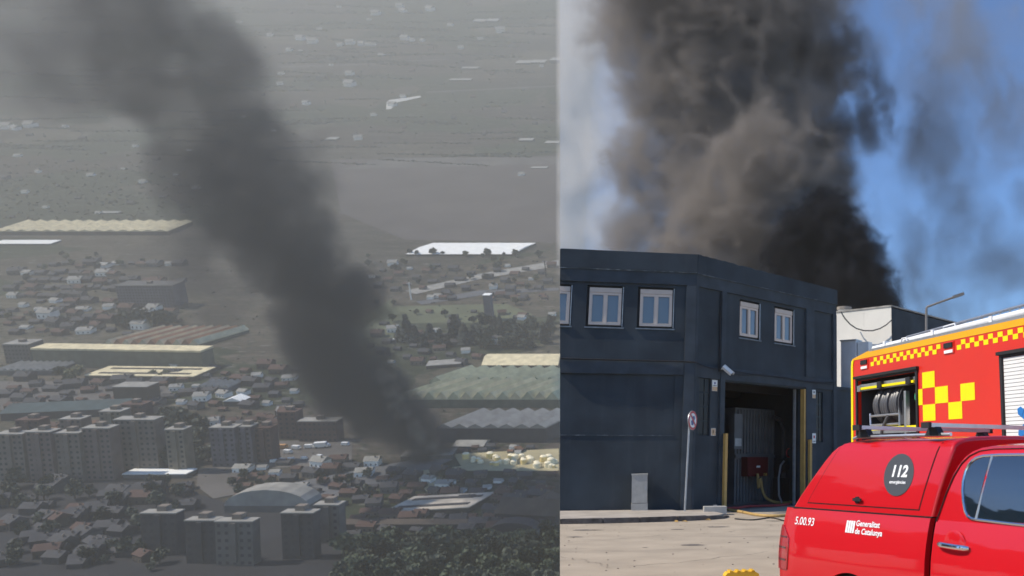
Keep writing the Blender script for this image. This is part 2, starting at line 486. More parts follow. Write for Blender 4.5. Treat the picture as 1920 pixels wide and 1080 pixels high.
hall('logistics_hall', 'long dark walled hall with pale roof strips behind the storage yard', 'hall', 922, 830, 205, 27, 34, V_DARK, V_PALE, 'saw', n=7, rise=3, skew=.35)
hall('shed', 'pale grey roofed shed beside the smoke foot and storage yard', 'shed', 878, 842, 56, 6, 12, V_GREY, V_PALE, 'gable', rise=2)
hall('warehouse', 'beige roofed warehouse with a dark skylight strip below the yard', 'warehouse', 800, 966, 150, 10, 28, V_BROWN, V_BEIGE, 'flat', rot=10, slits=2, skew=.4)
hall('warehouse', 'long low dark brown hall in front of the beige warehouse', 'warehouse', 760, 996, 250, 12, 10, V_DARK, V_BROWN, 'flat')
hall('terrace_building', 'large dark gabled building with brown roof beside the wood', 'building', 985, 985, 120, 20, 22, V_DARK, V_BROWN, 'gable', rise=6, rot=-8)
hall('terrace_building', 'arched dark roofed building below the brown gabled one', 'building', 960, 1012, 90, 14, 12, V_GREY, V_DARK, 'barrel', rise=5)
hall('terrace_building', 'pale fronted gabled building beside the arched roof', 'building', 1022, 958, 54, 12, 14, V_STONE, V_BROWN, 'gable_end', rise=4)
hall('water_tower', 'slim lilac tower block beside the pale field strip', 'tower', 916, 600, 13, 46, 4, V_LILAC, V_WHITE, 'flat')
hall('sign_building', 'small white fronted building at the edge of the dark wood', 'building', 930, 646, 44, 12, 5, V_WHITE, V_GREY, 'flat')
# apartment blocks of the lower town
V_PINK = vm('rose_wall', (.16, .122, .108)); V_SAND = vm('sand_wall', (.19, .165, .125))
apts = [(334,888,34,80,V_SAND,'sand coloured apartment slab beside the dark courtyard trees'), (216,858,40,84,V_SAND,'sand coloured apartment slab rising behind the fourth slab'), (60,862,44,72,V_BRICK,'brick coloured slab rising behind the first two slabs'), (140,858,40,70,V_PINK,'rose coloured slab rising behind the third slab'),
        (26,905,50,88,V_STONE,'first apartment slab of the row below the teal hall, olive trees at its foot'),
        (81,905,46,92,V_PINK,'second apartment slab of the row below the teal hall'),
        (134,903,46,88,V_STONE,'third apartment slab of the row below the teal hall'),
        (189,900,52,94,V_PINK,'fourth apartment slab of the row below the teal hall'),
        (261,886,76,96,V_STONE,'broad apartment slab behind the white flat roofed building'),
        (252,812,44,52,V_BRICK,'reddish apartment block rising behind the broad slab'),
        (422,876,46,72,V_LILAC,'lilac grey apartment tower above the grey plaza'),
        (463,872,26,70,V_LILAC,'thin lilac apartment tower beside the plaza tower'),
        (497,868,30,64,V_BRICK,'brick coloured apartment tower with red roof at the plaza'),
        (300,1042,66,76,V_DARK,'dark apartment tower with pale balconies below the plaza'),
        (378,1058,56,78,V_DARK,'dark apartment tower in front of the barrel vaulted hall'),
        (441,1062,70,80,V_GREY,'grey apartment tower with many windows in front of the barrel vault'),
        (560,1050,60,84,V_DARK,'dark apartment tower beside the green wood'),
        (615,1020,46,70,V_GREY,'grey apartment tower between avenue and wood')]
for (x, y, w, h, wl, lab) in apts:
    hall('apartment_block', lab, 'apartment', x, y, w, h, 8, wl, V_RED if 'brick' in lab or 'reddish' in lab else V_PALE, 'flat', windows=2, group='apartment blocks of the lower town')

# small houses: copies of a few kinds, with wall, roof and chimney
HK = []
def house_kind(wall, roof, w, d, h, rise, ax):
    r = empty('house'); link('wall', bbox(-w/2, w/2, 0, d, -1.5, h), wall, r)
    ro = link('roof', gable(w, d, rise, .5, ax), roof, r, Matrix.Translation((0, 0, h)))
    link('chimney', bbox(w*.2, w*.2+.8, d*.3, d*.3+.8, 0, rise + .8), V_STONE, ro)
    bm = nb()
    for i in range(max(2, int(w / 3))):
        cx = -w/2 + (i + .5) * w / max(2, int(w / 3)); box(bm, cx - .5, cx + .5, -.05, .2, 1.1, 2.4)
    g = link('glazing', bm, V_GLASS, r); g['kind'] = 'stuff'
    return r
KINDS = {'white': (V_WHITE, V_PALE), 'cream': (V_STONE, V_RED), 'grey': (V_GREY, V_SLATE), 'dark': (V_DARK, V_SLATE), 'orange': (V_GREY, V_RUST), 'brown': (V_BROWN, V_RED)}
HOUSES = {}
HLAB = {'white': 'white walled', 'cream': 'stone walled tile roofed', 'grey': 'grey slate roofed', 'dark': 'dark walled slate roofed', 'orange': 'rust roofed', 'brown': 'brown walled tile roofed'}
used = set()
SPEC = []
def house(kind, x, y, wpx, label, group, rot=0, lift=-.2, hf=1.0):
    SPEC.append((kind, x, y, wpx, label, group, rot, lift, hf))
def settle():
    """the 290 houses that show largest become things; the specks of the far settlement stay one mass"""
    SPEC.sort(key=lambda q: -q[3] * (1.0 if q[1] < 1040 else .1))
    for (kind, x, y, wpx, label, group, rot, lift, hf) in SPEC[:290]:
        if kind not in HOUSES:
            HOUSES[kind] = house_kind(*KINDS[kind], 10.0, 8.0, 4.5, 2.4, 'x' if kind != 'orange' else 'y')
        src = HOUSES[kind]
        o = src if kind not in used else copy_tree(src)
        used.add(kind)
        k = wpx * mpp(y) / 10.0
        o.matrix_local = site(x, y, rot, lift) @ Matrix.Diagonal((k, k, k * hf, 1))
        tag(o, HLAB[kind] + ' ' + label, 'house', group)
    mats = []; bm = nb()
    for (kind, x, y, wpx, label, group, rot, lift, hf) in SPEC[290:]:
        k = wpx * mpp(y) / 10.0
        M = site(x, y, rot, lift) @ Matrix.Diagonal((k, k, k * hf, 1))
        for (part, m) in ((bbox(-5, 5, 0, 8, -1.5, 4.5), KINDS[kind][0]), (gable(10, 8, 2.4, .5, 'x'), KINDS[kind][1])):
            if m not in mats: mats.append(m)
            up = 4.5 if len(part.verts) == 6 else 0.0
            me = bpy.data.meshes.new('piece'); part.to_mesh(me); part.free()
            n0 = len(bm.verts); f0 = len(bm.faces)
            bm.from_mesh(me); bpy.data.meshes.remove(me)
            bm.verts.ensure_lookup_table(); bm.faces.ensure_lookup_table()
            for v in bm.verts[n0:]: v.co = M @ (v.co + Vector((0, 0, up)))
            for f in bm.faces[f0:]: f.material_index = mats.index(m)
    o = link('distant_settlement', bm, mats); tag(o, 'scattered specks of distant houses and sheds across the hazy valley', 'settlement', kind='stuff')
R = random.Random(21)
for (x, y, w) in [(560,76,14),(585,82,16),(637,87,10),(655,84,14),(676,86,12),(690,86,10),(700,86,8),(703,29,14),(748,15,12),(753,24,12),(803,21,14),(757,76,14),(772,78,9),(790,78,8),(864,92,10),(653,142,13),(652,163,18),(571,197,12),(672,263,14),(755,184,10),(939,62,16),(977,330,10),(25,245,14),(52,240,18),(8,243,18),(540,97,10),(525,160,10),(120,640-400,9),(733,200,13)]:
    house('white', x, y, w, 'tiny farmhouse scattered on the far hazy fields', 'farmhouses on the far fields', R.uniform(-25, 25))
for (x, y, w, h, d) in [(897,43,22,3,4),(922,42,22,3,4),(980,121,28,3,5),(1008,120,26,3,5),(1040,119,18,6,5),(862,152,40,2,3),(880,130,30,2,3),(985,266,26,3,4),(1034,270,26,2,4),(1010,317,30,2,3),(200,401,40,2,3),(620,372-108,20,3,4)]:
    hall('farm_shed', 'long white farm shed lying low on the far hazy fields', 'shed', x, y, w, h, d, V_GREY, V_FARM, 'flat', group='farm sheds on the far fields', parapet=.3)
# rows of small works below the long greenhouse
for row, (y, x0, x1, nn) in enumerate([(500, 58, 350, 12), (516, 10, 220, 9), (532, 20, 350, 15), (545, 12, 220, 12), (560, 12, 150, 7), (570, 60, 215, 5)]):
    for i in range(nn):
        x = x0 + (x1 - x0) * (i + R.uniform(.2, .8)) / nn
        house(R.choice(['grey', 'grey', 'white', 'dark', 'cream']), x, y + R.uniform(-3, 3), R.uniform(12, 24), 'small workshop house in the grey estate below the long greenhouse', 'workshop houses below the greenhouse', R.uniform(-12, 12), hf=.8)
for i in range(26):
    house(R.choice(['white', 'grey', 'cream', 'dark']), R.uniform(800, 1042), R.choice([556, 562, 590, 596, 600]) + R.uniform(-3, 3), R.uniform(9, 17), 'small house strung along the road beyond the dark wood', 'roadside houses beyond the wood', R.uniform(-20, 20))
for i in range(22):
    x = R.uniform(20, 245)
    house(R.choice(['orange', 'cream', 'brown', 'orange']), x, 818 - (x / 245) * 14 + R.uniform(-8, 4), R.uniform(12, 22), 'house behind the apartment slabs', 'tile roofed houses behind the slabs', R.uniform(-25, 25))
for i in range(16):
    house(R.choice(['brown', 'cream', 'white', 'grey']), R.uniform(395, 545), R.uniform(772, 806), R.uniform(12, 24), 'low town house crowded behind the plaza towers', 'town houses behind the plaza towers', R.uniform(-25, 25))
for i in range(64):
    x = R.uniform(-10, 360); y = 918 + 152 * ((i * .618) % 1.0)
    if 262 < x < 345 and y > 960: x -= 130
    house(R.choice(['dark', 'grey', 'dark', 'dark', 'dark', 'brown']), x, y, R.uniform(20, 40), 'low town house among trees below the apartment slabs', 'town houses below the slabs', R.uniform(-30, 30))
for i in range(14):
    house(R.choice(['dark', 'brown', 'grey']), R.uniform(900, 1040), R.uniform(930, 1004), R.uniform(20, 34), 'house beside the beige warehouse and the wood', 'houses beside the wood', R.uniform(-30, 30))
for i in range(12):
    house(R.choice(['orange', 'white', 'brown', 'grey']), R.uniform(860, 1000), R.uniform(842, 852), R.uniform(9, 16), 'small hut at the back of the storage yard', 'huts behind the storage yard', R.uniform(-20, 20))

# denser quarters
for (n_, xa, xb, ya, yb, wa, wb, ks, lab, grp) in [
        (46, -5, 340, 575, 632, 12, 26, ['grey', 'dark', 'white', 'cream', 'brown'], 'small shed of the quarter beside the glass office', 'sheds beside the glass office'),
        (34, 0, 300, 716, 778, 14, 30, ['grey', 'dark', 'brown', 'cream'], 'shed crowded around the teal roofed hall', 'sheds around the teal hall'),
        (40, 300, 560, 690, 770, 12, 28, ['grey', 'dark', 'white', 'brown'], 'shed of the works behind the smoke column', 'sheds behind the smoke'),
        (40, 430, 700, 868, 960, 14, 30, ['grey', 'dark', 'cream', 'brown', 'white'], 'house between the avenue and the barrel vaulted hall', 'houses along the avenue'),
        (36, 690, 1040, 890, 948, 14, 30, ['grey', 'cream', 'dark', 'white', 'brown'], 'shed around the yellow yard and beige warehouse', 'sheds around the yellow yard'),
        (30, 690, 900, 610, 690, 10, 22, ['grey', 'white', 'cream', 'dark'], 'shed below the conifers and vans', 'sheds below the conifers'),
        (36, 690, 1040, 498, 550, 8, 18, ['grey', 'white', 'cream', 'dark'], 'house strung along the highway', 'houses along the highway'),
        (30, 640, 1040, 968, 1010, 16, 34, ['dark', 'brown', 'grey', 'cream'], 'house at the upper edge of the wood', 'houses above the wood'),
        (50, 400, 1040, 0, 260, 5, 11, ['grey', 'white', 'cream'], 'speck of a farmstead in the far haze', 'farmsteads in the far haze'),
        (30, 0, 420, 250, 410, 6, 13, ['grey', 'white', 'dark'], 'faint farm building above the long greenhouse', 'farm buildings above the greenhouse')]:
    for i in range(n_):
        house(R.choice(ks), xa + (xb - xa) * ((i * .618 + .13) % 1.0), ya + (yb - ya) * (i + R.random()) / n_, R.uniform(wa, wb), lab, grp, R.uniform(-18, 18), hf=R.uniform(.6, 1.1))
settle()
# storage tanks and crates in the yard
TM = [vm('cream_tank', (.80, .62, .26), .1), vm('ivory_tank', (.88, .78, .54), .1), V_YARD]
tank0 = None
for i in range(34):
    x = 868 + 178 * R.random() ** .75; y = R.uniform(858, 880); w = R.uniform(7, 14) * mpp(870)
    root = empty('storage_tank', site(x, y, R.uniform(0, 90), -.1))
    h = w * R.uniform(.5, .9); tmx = TM[0] if R.random() < .55 else TM[1]
    link('tank_body', tb([(0, 0, 0), (0, 0, h)], w / 2, 10), tmx, root, smooth=True)
    tag(root, ('cream' if tmx is TM[0] else 'ivory white') + ' tank crowded in the sunlit storage yard', 'tank', 'tanks in the storage yard')
    link('tank_lid', tb([(0, 0, h), (0, 0, h + w * .1), (0, 0, h + w * .16)], [w * .5, w * .36, w * .1], 10), TM[1], root, smooth=True)

# vans and lorries
def van(x, y, wpx, rot, cm, label, group):
    k = wpx * mpp(y) / 5.2
    root = empty('parked_van', site(x, y, rot, .36) @ Matrix.Scale(k, 4)); tag(root, label, 'van', group)
    link('body', prism([(-2.6, .4), (2.3, .4), (2.6, .7), (2.5, 1.2), (1.9, 2.1), (1.7, 2.3), (-2.6, 2.3)], -1, 1), cm, root, bevel=.08)
    link('windscreen', prism([(1.98, 1.35), (2.42, 1.25), (2.0, 2.0), (1.86, 2.0)], -1.01, 1.01), V_GLASS, root)
    for wx in (-1.7, 1.6):
        for wy in (-.95, .95): link('wheel', tb([(wx, wy - .12, .36), (wx, wy + .12, .36)], .36, 10), V_DARK, root)
V_VAN = mat('valley_van_white', (.85, .85, .82), rough=.4); V_VANO = mat('valley_van_orange', (.6, .32, .12), rough=.4)
for (x, y, w, c) in [(741,641,12,0),(761,641,15,0)]:
    van(x, y, w, 4, V_VAN, 'bright white van parked at the foot of the dark conifers', 'vans below the conifers')
for (x, y, w, c) in [(508,843,15,1),(530,842,18,1),(540,851,16,0),(556,843,16,0),(580,841,16,0),(603,840,24,0),(612,839,14,0),(648,836,14,0),(514,868,13,0),(530,866,13,0),(546,864,12,0),(571,862,11,0),(600,858,11,0)]:
    van(x, y, w, R.uniform(-20, 20), V_VANO if c else V_VAN, ('orange' if c else 'white') + ' van in the car park beside the brick blocks', 'vans in the car park')
for (x, y) in [(805,893),(818,886),(834,884),(838,890),(852,892),(861,882),(842,900),(808,902),(824,905),(796,910)]:
    van(x, y, 9, R.uniform(-30, 30), V_BROWN, 'dark lorry parked on the yellow yard', 'lorries on the yellow yard')

# masts
for (x, y0, y1, lab) in [(771, 562, 528, 'thin pale mast standing beside the highway'), (1024, 520, 487, 'dark pole standing at the highway edge')]:
    k = mpp(y0); root = empty('mast', site(x, y0)); tag(root, lab, 'mast')
    h = (y0 - y1) * k
    link('pole', tb([(0, 0, -1), (0, 0, h)], [1.0, .6], 8), V_WHITE if 'pale' in lab else V_DARK, root)
    link('cross_arm', bbox(-3, 3, -.4, .4, h * .9, h * .9 + .8), V_METAL, root)

# ------------------------------------------------------------------ trees
def leafy(m, n, rx, rz, zc, seed, size, conifer=False):
    rs = random.Random(seed); bm = nb()
    lobes = [(Vector((rs.uniform(-.55, .55) * rx, rs.uniform(-.55, .55) * rx, zc + rs.uniform(-.6, .6) * rz)), rs.uniform(.4, .62)) for _ in range(7)]
    for i in range(n):
        if conifer:
            t = rs.random() ** .7; a = rs.uniform(0, 6.283); r = rx * t * rs.uniform(.55, 1.05) * (1 + .2 * math.sin(9 * t * 3))
            p = Vector((math.cos(a) * r, math.sin(a) * r, zc + rz * (1 - 2 * t)))
        else:
            c, q = rs.choice(lobes)
            d = Vector((rs.gauss(0, 1), rs.gauss(0, 1), rs.gauss(0, 1))).normalized() * (rs.random() ** .45)
            p = c + Vector((d.x * rx * q, d.y * rx * q, d.z * rz * q))
        s = size * rs.uniform(.6, 1.4)
        u = Vector((rs.gauss(0, 1), rs.gauss(0, 1), rs.gauss(0, 1))).normalized(); v = u.orthogonal().normalized()
        bm.faces.new([bm.verts.new(p + u * s), bm.verts.new(p + v * s), bm.verts.new(p - u * s * .8 + v * s * .3), bm.verts.new(p - v * s * .7)])
    return bm
V_LEAF = [mat('leaf_dark', (.034, .044, .026), rough=.8, var=.3, scale=.5), mat('leaf_green', (.045, .062, .03), rough=.8, var=.3, scale=.5), mat('leaf_olive', (.10, .105, .045), rough=.8, var=.4, scale=.5), mat('leaf_pine', (.025, .035, .028), rough=.8, var=.5, scale=.5)]
V_BARK = mat('bark', (.06, .045, .035), rough=.9, var=.4, scale=3)
TREES = {}
def tree_kind(key, m, seed, conifer=False):
    r = empty('conifer' if conifer else 'broadleaf_tree')
    bm = nb(); tube(bm, [(0, 0, -.5), (.05, 0, 2.5), (0, .1, 5)], [.35, .26, .12], 7)
    if not conifer:
        for k in range(5):
            a = k * 1.26 + seed; tube(bm, [(0, 0, 2.2 + k * .4), (math.cos(a) * 1.2, math.sin(a) * 1.2, 4 + k * .4), (math.cos(a) * 2.2, math.sin(a) * 2.2, 5.6 + k * .3)], [.14, .09, .04], 5)
    link('trunk', bm, V_BARK, r)
    link('crown', leafy(m, 520, 3.6 if not conifer else 2.6, 3.4 if not conifer else 5.2, 5.8 if not conifer else 6.2, seed, .8, conifer), m, r)
    TREES[key] = [r, False]
for k, (m, cf) in {'a': (V_LEAF[0], 0), 'b': (V_LEAF[1], 0), 'c': (V_LEAF[2], 0), 'p': (V_LEAF[3], 1), 'd': (V_LEAF[1], 0), 'e': (V_LEAF[0], 0)}.items():
    tree_kind(k, m, ord(k), bool(cf))
TLAB = {'a': 'dark crowned', 'e': 'dusky crowned', 'b': 'bright green', 'd': 'loose green', 'c': 'olive', 'p': 'pointed'}
def tree(key, x, y, hpx, label, group, sq=1.0):
    src, u = TREES[key]
    o = copy_tree(src) if u else src
    TREES[key][1] = True
    hm = hpx * mpp(y) / math.cos(graze(y)) / (9.2 if key != 'p' else 11.4)
    o.matrix_local = site(x, y, R.uniform(0, 360), -.2) @ Matrix.Diagonal((hm * sq, hm * sq, hm, 1))
    tag(o, TLAB[key] + ' ' + label, 'tree', group)
for i in range(120):
    t = (i * .618) % 1.0
    y = 1018 + 95 * (i / 120); x = 640 + 402 * t
    if y < 1030: x = 720 + 322 * t
    tree(R.choice('abdeb'), x, y, R.uniform(24, 46), 'tree of the wood below the beige warehouse', 'trees of the wood', R.uniform(1.0, 1.4))
for i in range(40):
    tree(R.choice('aep'), R.uniform(898, 1044), R.uniform(612, 656), R.uniform(16, 30), 'tree of the small wood above the yellow roofed warehouse', 'trees of the dark wood', 1.3)
for (x, y, h) in [(765,640,50),(855,642,52),(750,640,28),(780,642,32),(808,640,34),(826,645,28),(838,650,24),(872,645,40),(888,640,32),(795,650,24)]:
    tree('p', x, y, h, 'dark conifer standing behind the white vans', 'conifers behind the vans', 1.2 if h > 40 else 1.5)
for (x, y, h) in [(915,482,18),(967,482,16),(905,484,10),(945,480,8)]:
    tree('a', x, y, h, 'tree in front of the brilliant white warehouse', 'trees before the white warehouse', 1.1)
for (x, y, h) in [(120,710,24),(142,712,26),(130,716,20),(285,708,14),(310,708,14),(300,712,12)]:
    tree('c', x, y, h, 'tree in front of the cream roofed shed', 'olive trees by the sheds', 1.5)
for i in range(26):
    tree('e', R.uniform(300, 402), R.uniform(792, 880), R.uniform(26, 46), 'tree filling the courtyard between apartment blocks', 'courtyard trees', 1.3)
for i in range(18):
    tree('a', 228 + i * 5.6, 612 + R.uniform(-3, 3), R.uniform(24, 36), 'tree of the dense hedge below the glass office', 'hedge trees below the office', 1.1)
for i in range(46):
    tree(R.choice('ae'), R.uniform(-10, 345), R.uniform(906, 1072), R.uniform(18, 36), 'tree between the low town houses', 'trees of the lower town', 1.2)
for i in range(60):
    x = R.choice([R.uniform(0, 330), R.uniform(690, 1040)])
    tree(R.choice('aec'), x, R.choice([R.uniform(476, 500), R.uniform(505, 545), R.uniform(570, 610)]), R.uniform(8, 16), 'small tree among the works and roads of the mid valley', 'small trees of the mid valley', 1.3)
for i in range(24):
    tree(R.choice('ae'), R.uniform(420, 1000), R.uniform(890, 930), R.uniform(12, 24), 'street tree along the avenue', 'street trees along the avenue', 1.2)
# scrub and hedge lines of the far fields: nobody could count them
def scrub():
    bm = nb(); rs = random.Random(3)
    def clump(x, y, s):
        M = site(x, y)
        for k in range(3):
            p = Vector((rs.uniform(-s, s), rs.uniform(-s, s), rs.uniform(.1, .6) * s))
            u = Vector((rs.gauss(0, 1), rs.gauss(0, 1), rs.gauss(0, .6))).normalized() * s; v = u.orthogonal().normalized() * s
            bm.faces.new([bm.verts.new(M @ (p + u)), bm.verts.new(M @ (p + v)), bm.verts.new(M @ (p - u)), bm.verts.new(M @ (p - v))])
    for L_ in range(130):
        y0 = rs.uniform(-20, 300); x0 = rs.uniform(-50, 950); ln = rs.uniform(40, 260); sl = rs.uniform(-.06, .06)
        for i in range(int(ln / 2.2)):
            x = x0 + i * 2.2
            if x > 1044: break
            clump(x, y0 + sl * i * 2.2 + rs.uniform(-1, 1), rs.uniform(1, 2.4) * mpp(y0))
    for i in range(1500):
        x = rs.uniform(-60, 1044); y = rs.uniform(-20, 300) if i % 2 else rs.uniform(480, 900)
        clump(x, y, rs.uniform(.8, 2.2) * mpp(y))
    for i in range(700):
        clump(rs.uniform(0, 420), rs.uniform(300, 412), rs.uniform(1, 2.6) * mpp(350))
    o = link('scrub', bm, V_LEAF[0]); tag(o, 'dark scrub and hedge lines over the hazy fields', 'scrub', kind='stuff')
scrub()
# winding farm track
V_TRACK = vm('track', (.5, .49, .45), .1)
patch('farm_track', [(724,206),(733,205),(735,192),(790,183),(788,180),(730,188),(725,192)], V_TRACK, lift=.8, sub=3)
patch('field_road', [(520,125),(640,122),(840,110),(840,112),(640,124.5),(520,128)], V_DUST, lift=.8)
patch('field_road', [(800,172),(1048,160),(1048,163),(800,175)], V_DUST, lift=.8)

# nothing of the valley reaches across the seam
def trim_valley():
    bpy.context.view_layer.update()
    for o in list(bpy.data.objects):
        if o.type != 'MESH' or o.name.startswith('hillside'): continue
        Mw = o.matrix_world
        ds = [(Mw @ Vector(c) - CAM).dot(SEAM_N) for c in o.bound_box]
        if max(ds) <= 0: continue
        Mi = Mw.inverted(); o.data = o.data.copy()
        bm = nb(); bm.from_mesh(o.data)
        r = bmesh.ops.bisect_plane(bm, geom=bm.verts[:] + bm.edges[:] + bm.faces[:], plane_co=Mi @ CAM, plane_no=(Mw.to_3x3().transposed() @ SEAM_N).normalized(), clear_outer=True, dist=1e-4)
        if not bm.faces:
            bm.free()
            top = o
            bpy.data.objects.remove(o); continue
        bm.to_mesh(o.data); bm.free()
    for o in list(bpy.data.objects):
        if o.type == 'EMPTY' and o.parent is None and not o.children: bpy.data.objects.remove(o)
trim_valley()
# ================================================================== THE STREET
M_ASPH = mat('asphalt', (.41, .34, .255), rough=.9, var=.13, scale=1.1, bump=.35, bscale=60, dirt=((.17, .145, .115), .4, .56, (.6, 2.0, 1), .6), spec=.25, detail=12)
M_PAVE = mat('paving_concrete', (.40, .35, .29), rough=.9, var=.16, scale=2.0, bump=.2, bscale=50, dirt=((.22, .18, .14), 1.5, .58, (1, 1, 1), .6), spec=.2)
M_KERB = mat('kerb_stone', (.12, .105, .095), rough=.9, var=.45, scale=5, bump=.5, bscale=25, spec=.2)
M_NAVY = mat('navy_render', (.041, .052, .062), rough=.82, var=.3, scale=.8, bump=.35, bscale=45, dirt=((.075, .085, .095), .9, .55, (2.2, 2.2, .3), .45), spec=.25, detail=9)
M_NAVY2 = mat('navy_trim', (.050, .062, .074), rough=.8, var=.28, scale=1.6, bump=.3, bscale=45, dirt=((.10, .12, .14), 2.2, .62, (1.5, 1.5, .5), .35), spec=.25, detail=9)
M_FRAME = mat('window_aluminium', (.64, .53, .45), rough=.45, var=.05, scale=3)
M_SHUT = mat('shutter_box', (.56, .47, .40), rough=.55, var=.06, scale=3)
M_PANE = mat('window_pane', (.10, .115, .13), rough=.08, spec=.8, ior=1.7)  # grey-blue base colour stands in for the sky mirrored in the glass
M_BLACK = mat('black_rubber', (.014, .014, .016), rough=.6, var=.2, scale=8)
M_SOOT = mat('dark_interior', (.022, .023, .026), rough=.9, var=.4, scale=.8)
M_STEEL = mat('galvanised', (.42, .43, .44), rough=.42, metal=.6, var=.15, scale=6)
M_CONC = mat('cabinet_concrete', (.40, .385, .35), rough=.88, var=.12, scale=6, bump=.2, bscale=60, dirt=((.2, .18, .15), 3, .58, (1, 1, .5), .6))
M_WHITEP = mat('white_paint', (.74, .74, .72), rough=.45, var=.05, scale=4)
M_OCHRE = mat('ochre_paint', (.52, .31, .085), rough=.6, var=.12, scale=5)
M_REDP = mat('red_paint', (.46, .025, .03), rough=.4)
M_BLUEP = mat('blue_paint', (.03, .06, .22), rough=.4)
M_YELP = mat('yellow_plastic', (.78, .46, .03), rough=.45, var=.1, scale=8)

# ground sheet of the street, cut off at the seam
bm = nb()
G_N = 46
gx = [-60 + 360 * i / G_N for i in range(G_N + 1)]; gy = [-40 + 340 * j / G_N for j in range(G_N + 1)]
vv = [[bm.verts.new((x, y, 0)) for x in gx] for y in gy]
for j in range(G_N):
    for i in range(G_N): bm.faces.new([vv[j][i], vv[j][i + 1], vv[j + 1][i + 1], vv[j + 1][i]])
g = bm.verts[:] + bm.edges[:] + bm.faces[:]
bmesh.ops.bisect_plane(bm, geom=g, plane_co=CAM, plane_no=SEAM_N, clear_inner=True, dist=1e-4)
ro = link('road', bm, M_ASPH); tag(ro, kind='structure')
bm = nb(); bm.faces.new([bm.verts.new((x, y, 0)) for x, y in ((-70, -40), (-5, -40), (-5, 2), (-8, 6), (-40, 36), (-70, 60))])
o = link('side_street', bm, M_ASPH); tag(o, kind='structure')
for (x, y, h) in ((-21, 3.5, 1.0), (-25, 9, 1.15), (-20, -3, .9), (-27, 14, 1.1), (-24, -9, 1.05), (-31, 6, 1.2)):
    if 'TREES' not in globals(): break
    t = copy_tree(TREES['a'][0]); t.matrix_local = Matrix.Translation((x, y, 0)) @ Matrix.Rotation(x, 4, 'Z') @ Matrix.Scale(.86 * h, 4)
    tag(t, 'dark leafy tree across the side street, mirrored in the pickup window', 'tree', 'trees across the side street')

C0 = ground(1296, 955, .12); C0.z = 0
D1 = vpdir(9800); D2 = vpdir(2850); UP = Vector((0, 0, 1))
B1 = frame(C0, D1, UP); B2 = frame(C0, D2, UP)          # local y points into the building
# pavement: raised slab with kerb stones
kerb = [Vector((-9.6, 22.45, 0)), Vector((-8.0, 22.8, 0)), Vector((-6.62, 23.16, 0)), Vector((-5.6, 23.42, 0)), Vector((-4.71, 23.71, 0)), Vector((-3.8, 24.18, 0)), Vector((-3.03, 24.69, 0)), Vector((-2.68, 25.2, 0)), Vector((-2.6, 25.8, 0)), Vector((-2.75, 26.6, 0)), Vector((-3.0, 27.4, 0))]
pv = empty('pavement'); tag(pv, kind='structure')
kin = []
for i, p in enumerate(kerb):
    t = (kerb[min(i + 1, len(kerb) - 1)] - kerb[max(i - 1, 0)]).normalized()
    kin.append(p + Vector((-t.y, t.x, 0)) * .15)
for i in range(len(kerb) - 1):
    a, b, c, d = kerb[i], kerb[i + 1], kin[i + 1], kin[i]
    h0 = .13 if i < 6 else max(.03, .13 - .03 * (i - 5)); s0 = (b - a).normalized() * .008
    bm = nb()
    lo = [bm.verts.new(p) for p in (a + s0 - UP * .1, b - s0 - UP * .1, c - s0 - UP * .1, d + s0 - UP * .1)]
    hi = [bm.verts.new(p) for p in (a + s0 + UP * h0, b - s0 + UP * (h0 if i < 5 else h0 - .02), c - s0 + UP * (h0 if i < 5 else h0 - .02), d + s0 + UP * h0)]
    for q in ((lo[3], lo[2], lo[1], lo[0]), hi): bm.faces.new(q)
    for k in range(4): bm.faces.new([lo[k], lo[(k + 1) % 4], hi[(k + 1) % 4], hi[k]])
    seam_clip(bm)
    if bm.verts: link('kerb_stone', bm, M_KERB, pv, bevel=.015)
# slabs between kerb and facade
def facept(M, u, y=0.0, z=0.0): return M @ Vector((u, y, z))
cuts = [0, 2, 4, 6, 8, 10]
fpts = [facept(B1, -6.2), facept(B1, -4.0), facept(B1, -2.0), facept(B1, -.6), facept(B2, .5), facept(B2, 1.3)]
for i in range(5):
    e = [kin[k] for k in range(cuts[i], cuts[i + 1] + 1)] + [fpts[i + 1], fpts[i]]
    c = sum(e, Vector()) / len(e)
    bm = nb()
    e = [p + (c - p).normalized() * .006 for p in e]
    zt = .122 if i < 3 else (.10 if i == 3 else .05)
    A = [bm.verts.new((p.x, p.y, -.05)) for p in e]; Bv = [bm.verts.new((p.x, p.y, zt)) for p in e]
    bm.faces.new(A[::-1]); bm.faces.new(Bv)
    for k in range(len(e)): bm.faces.new([A[k], A[(k + 1) % len(e)], Bv[(k + 1) % len(e)], Bv[k]])
    seam_clip(bm)
    if bm.verts: link('paving_slab', bm, M_PAVE, pv)

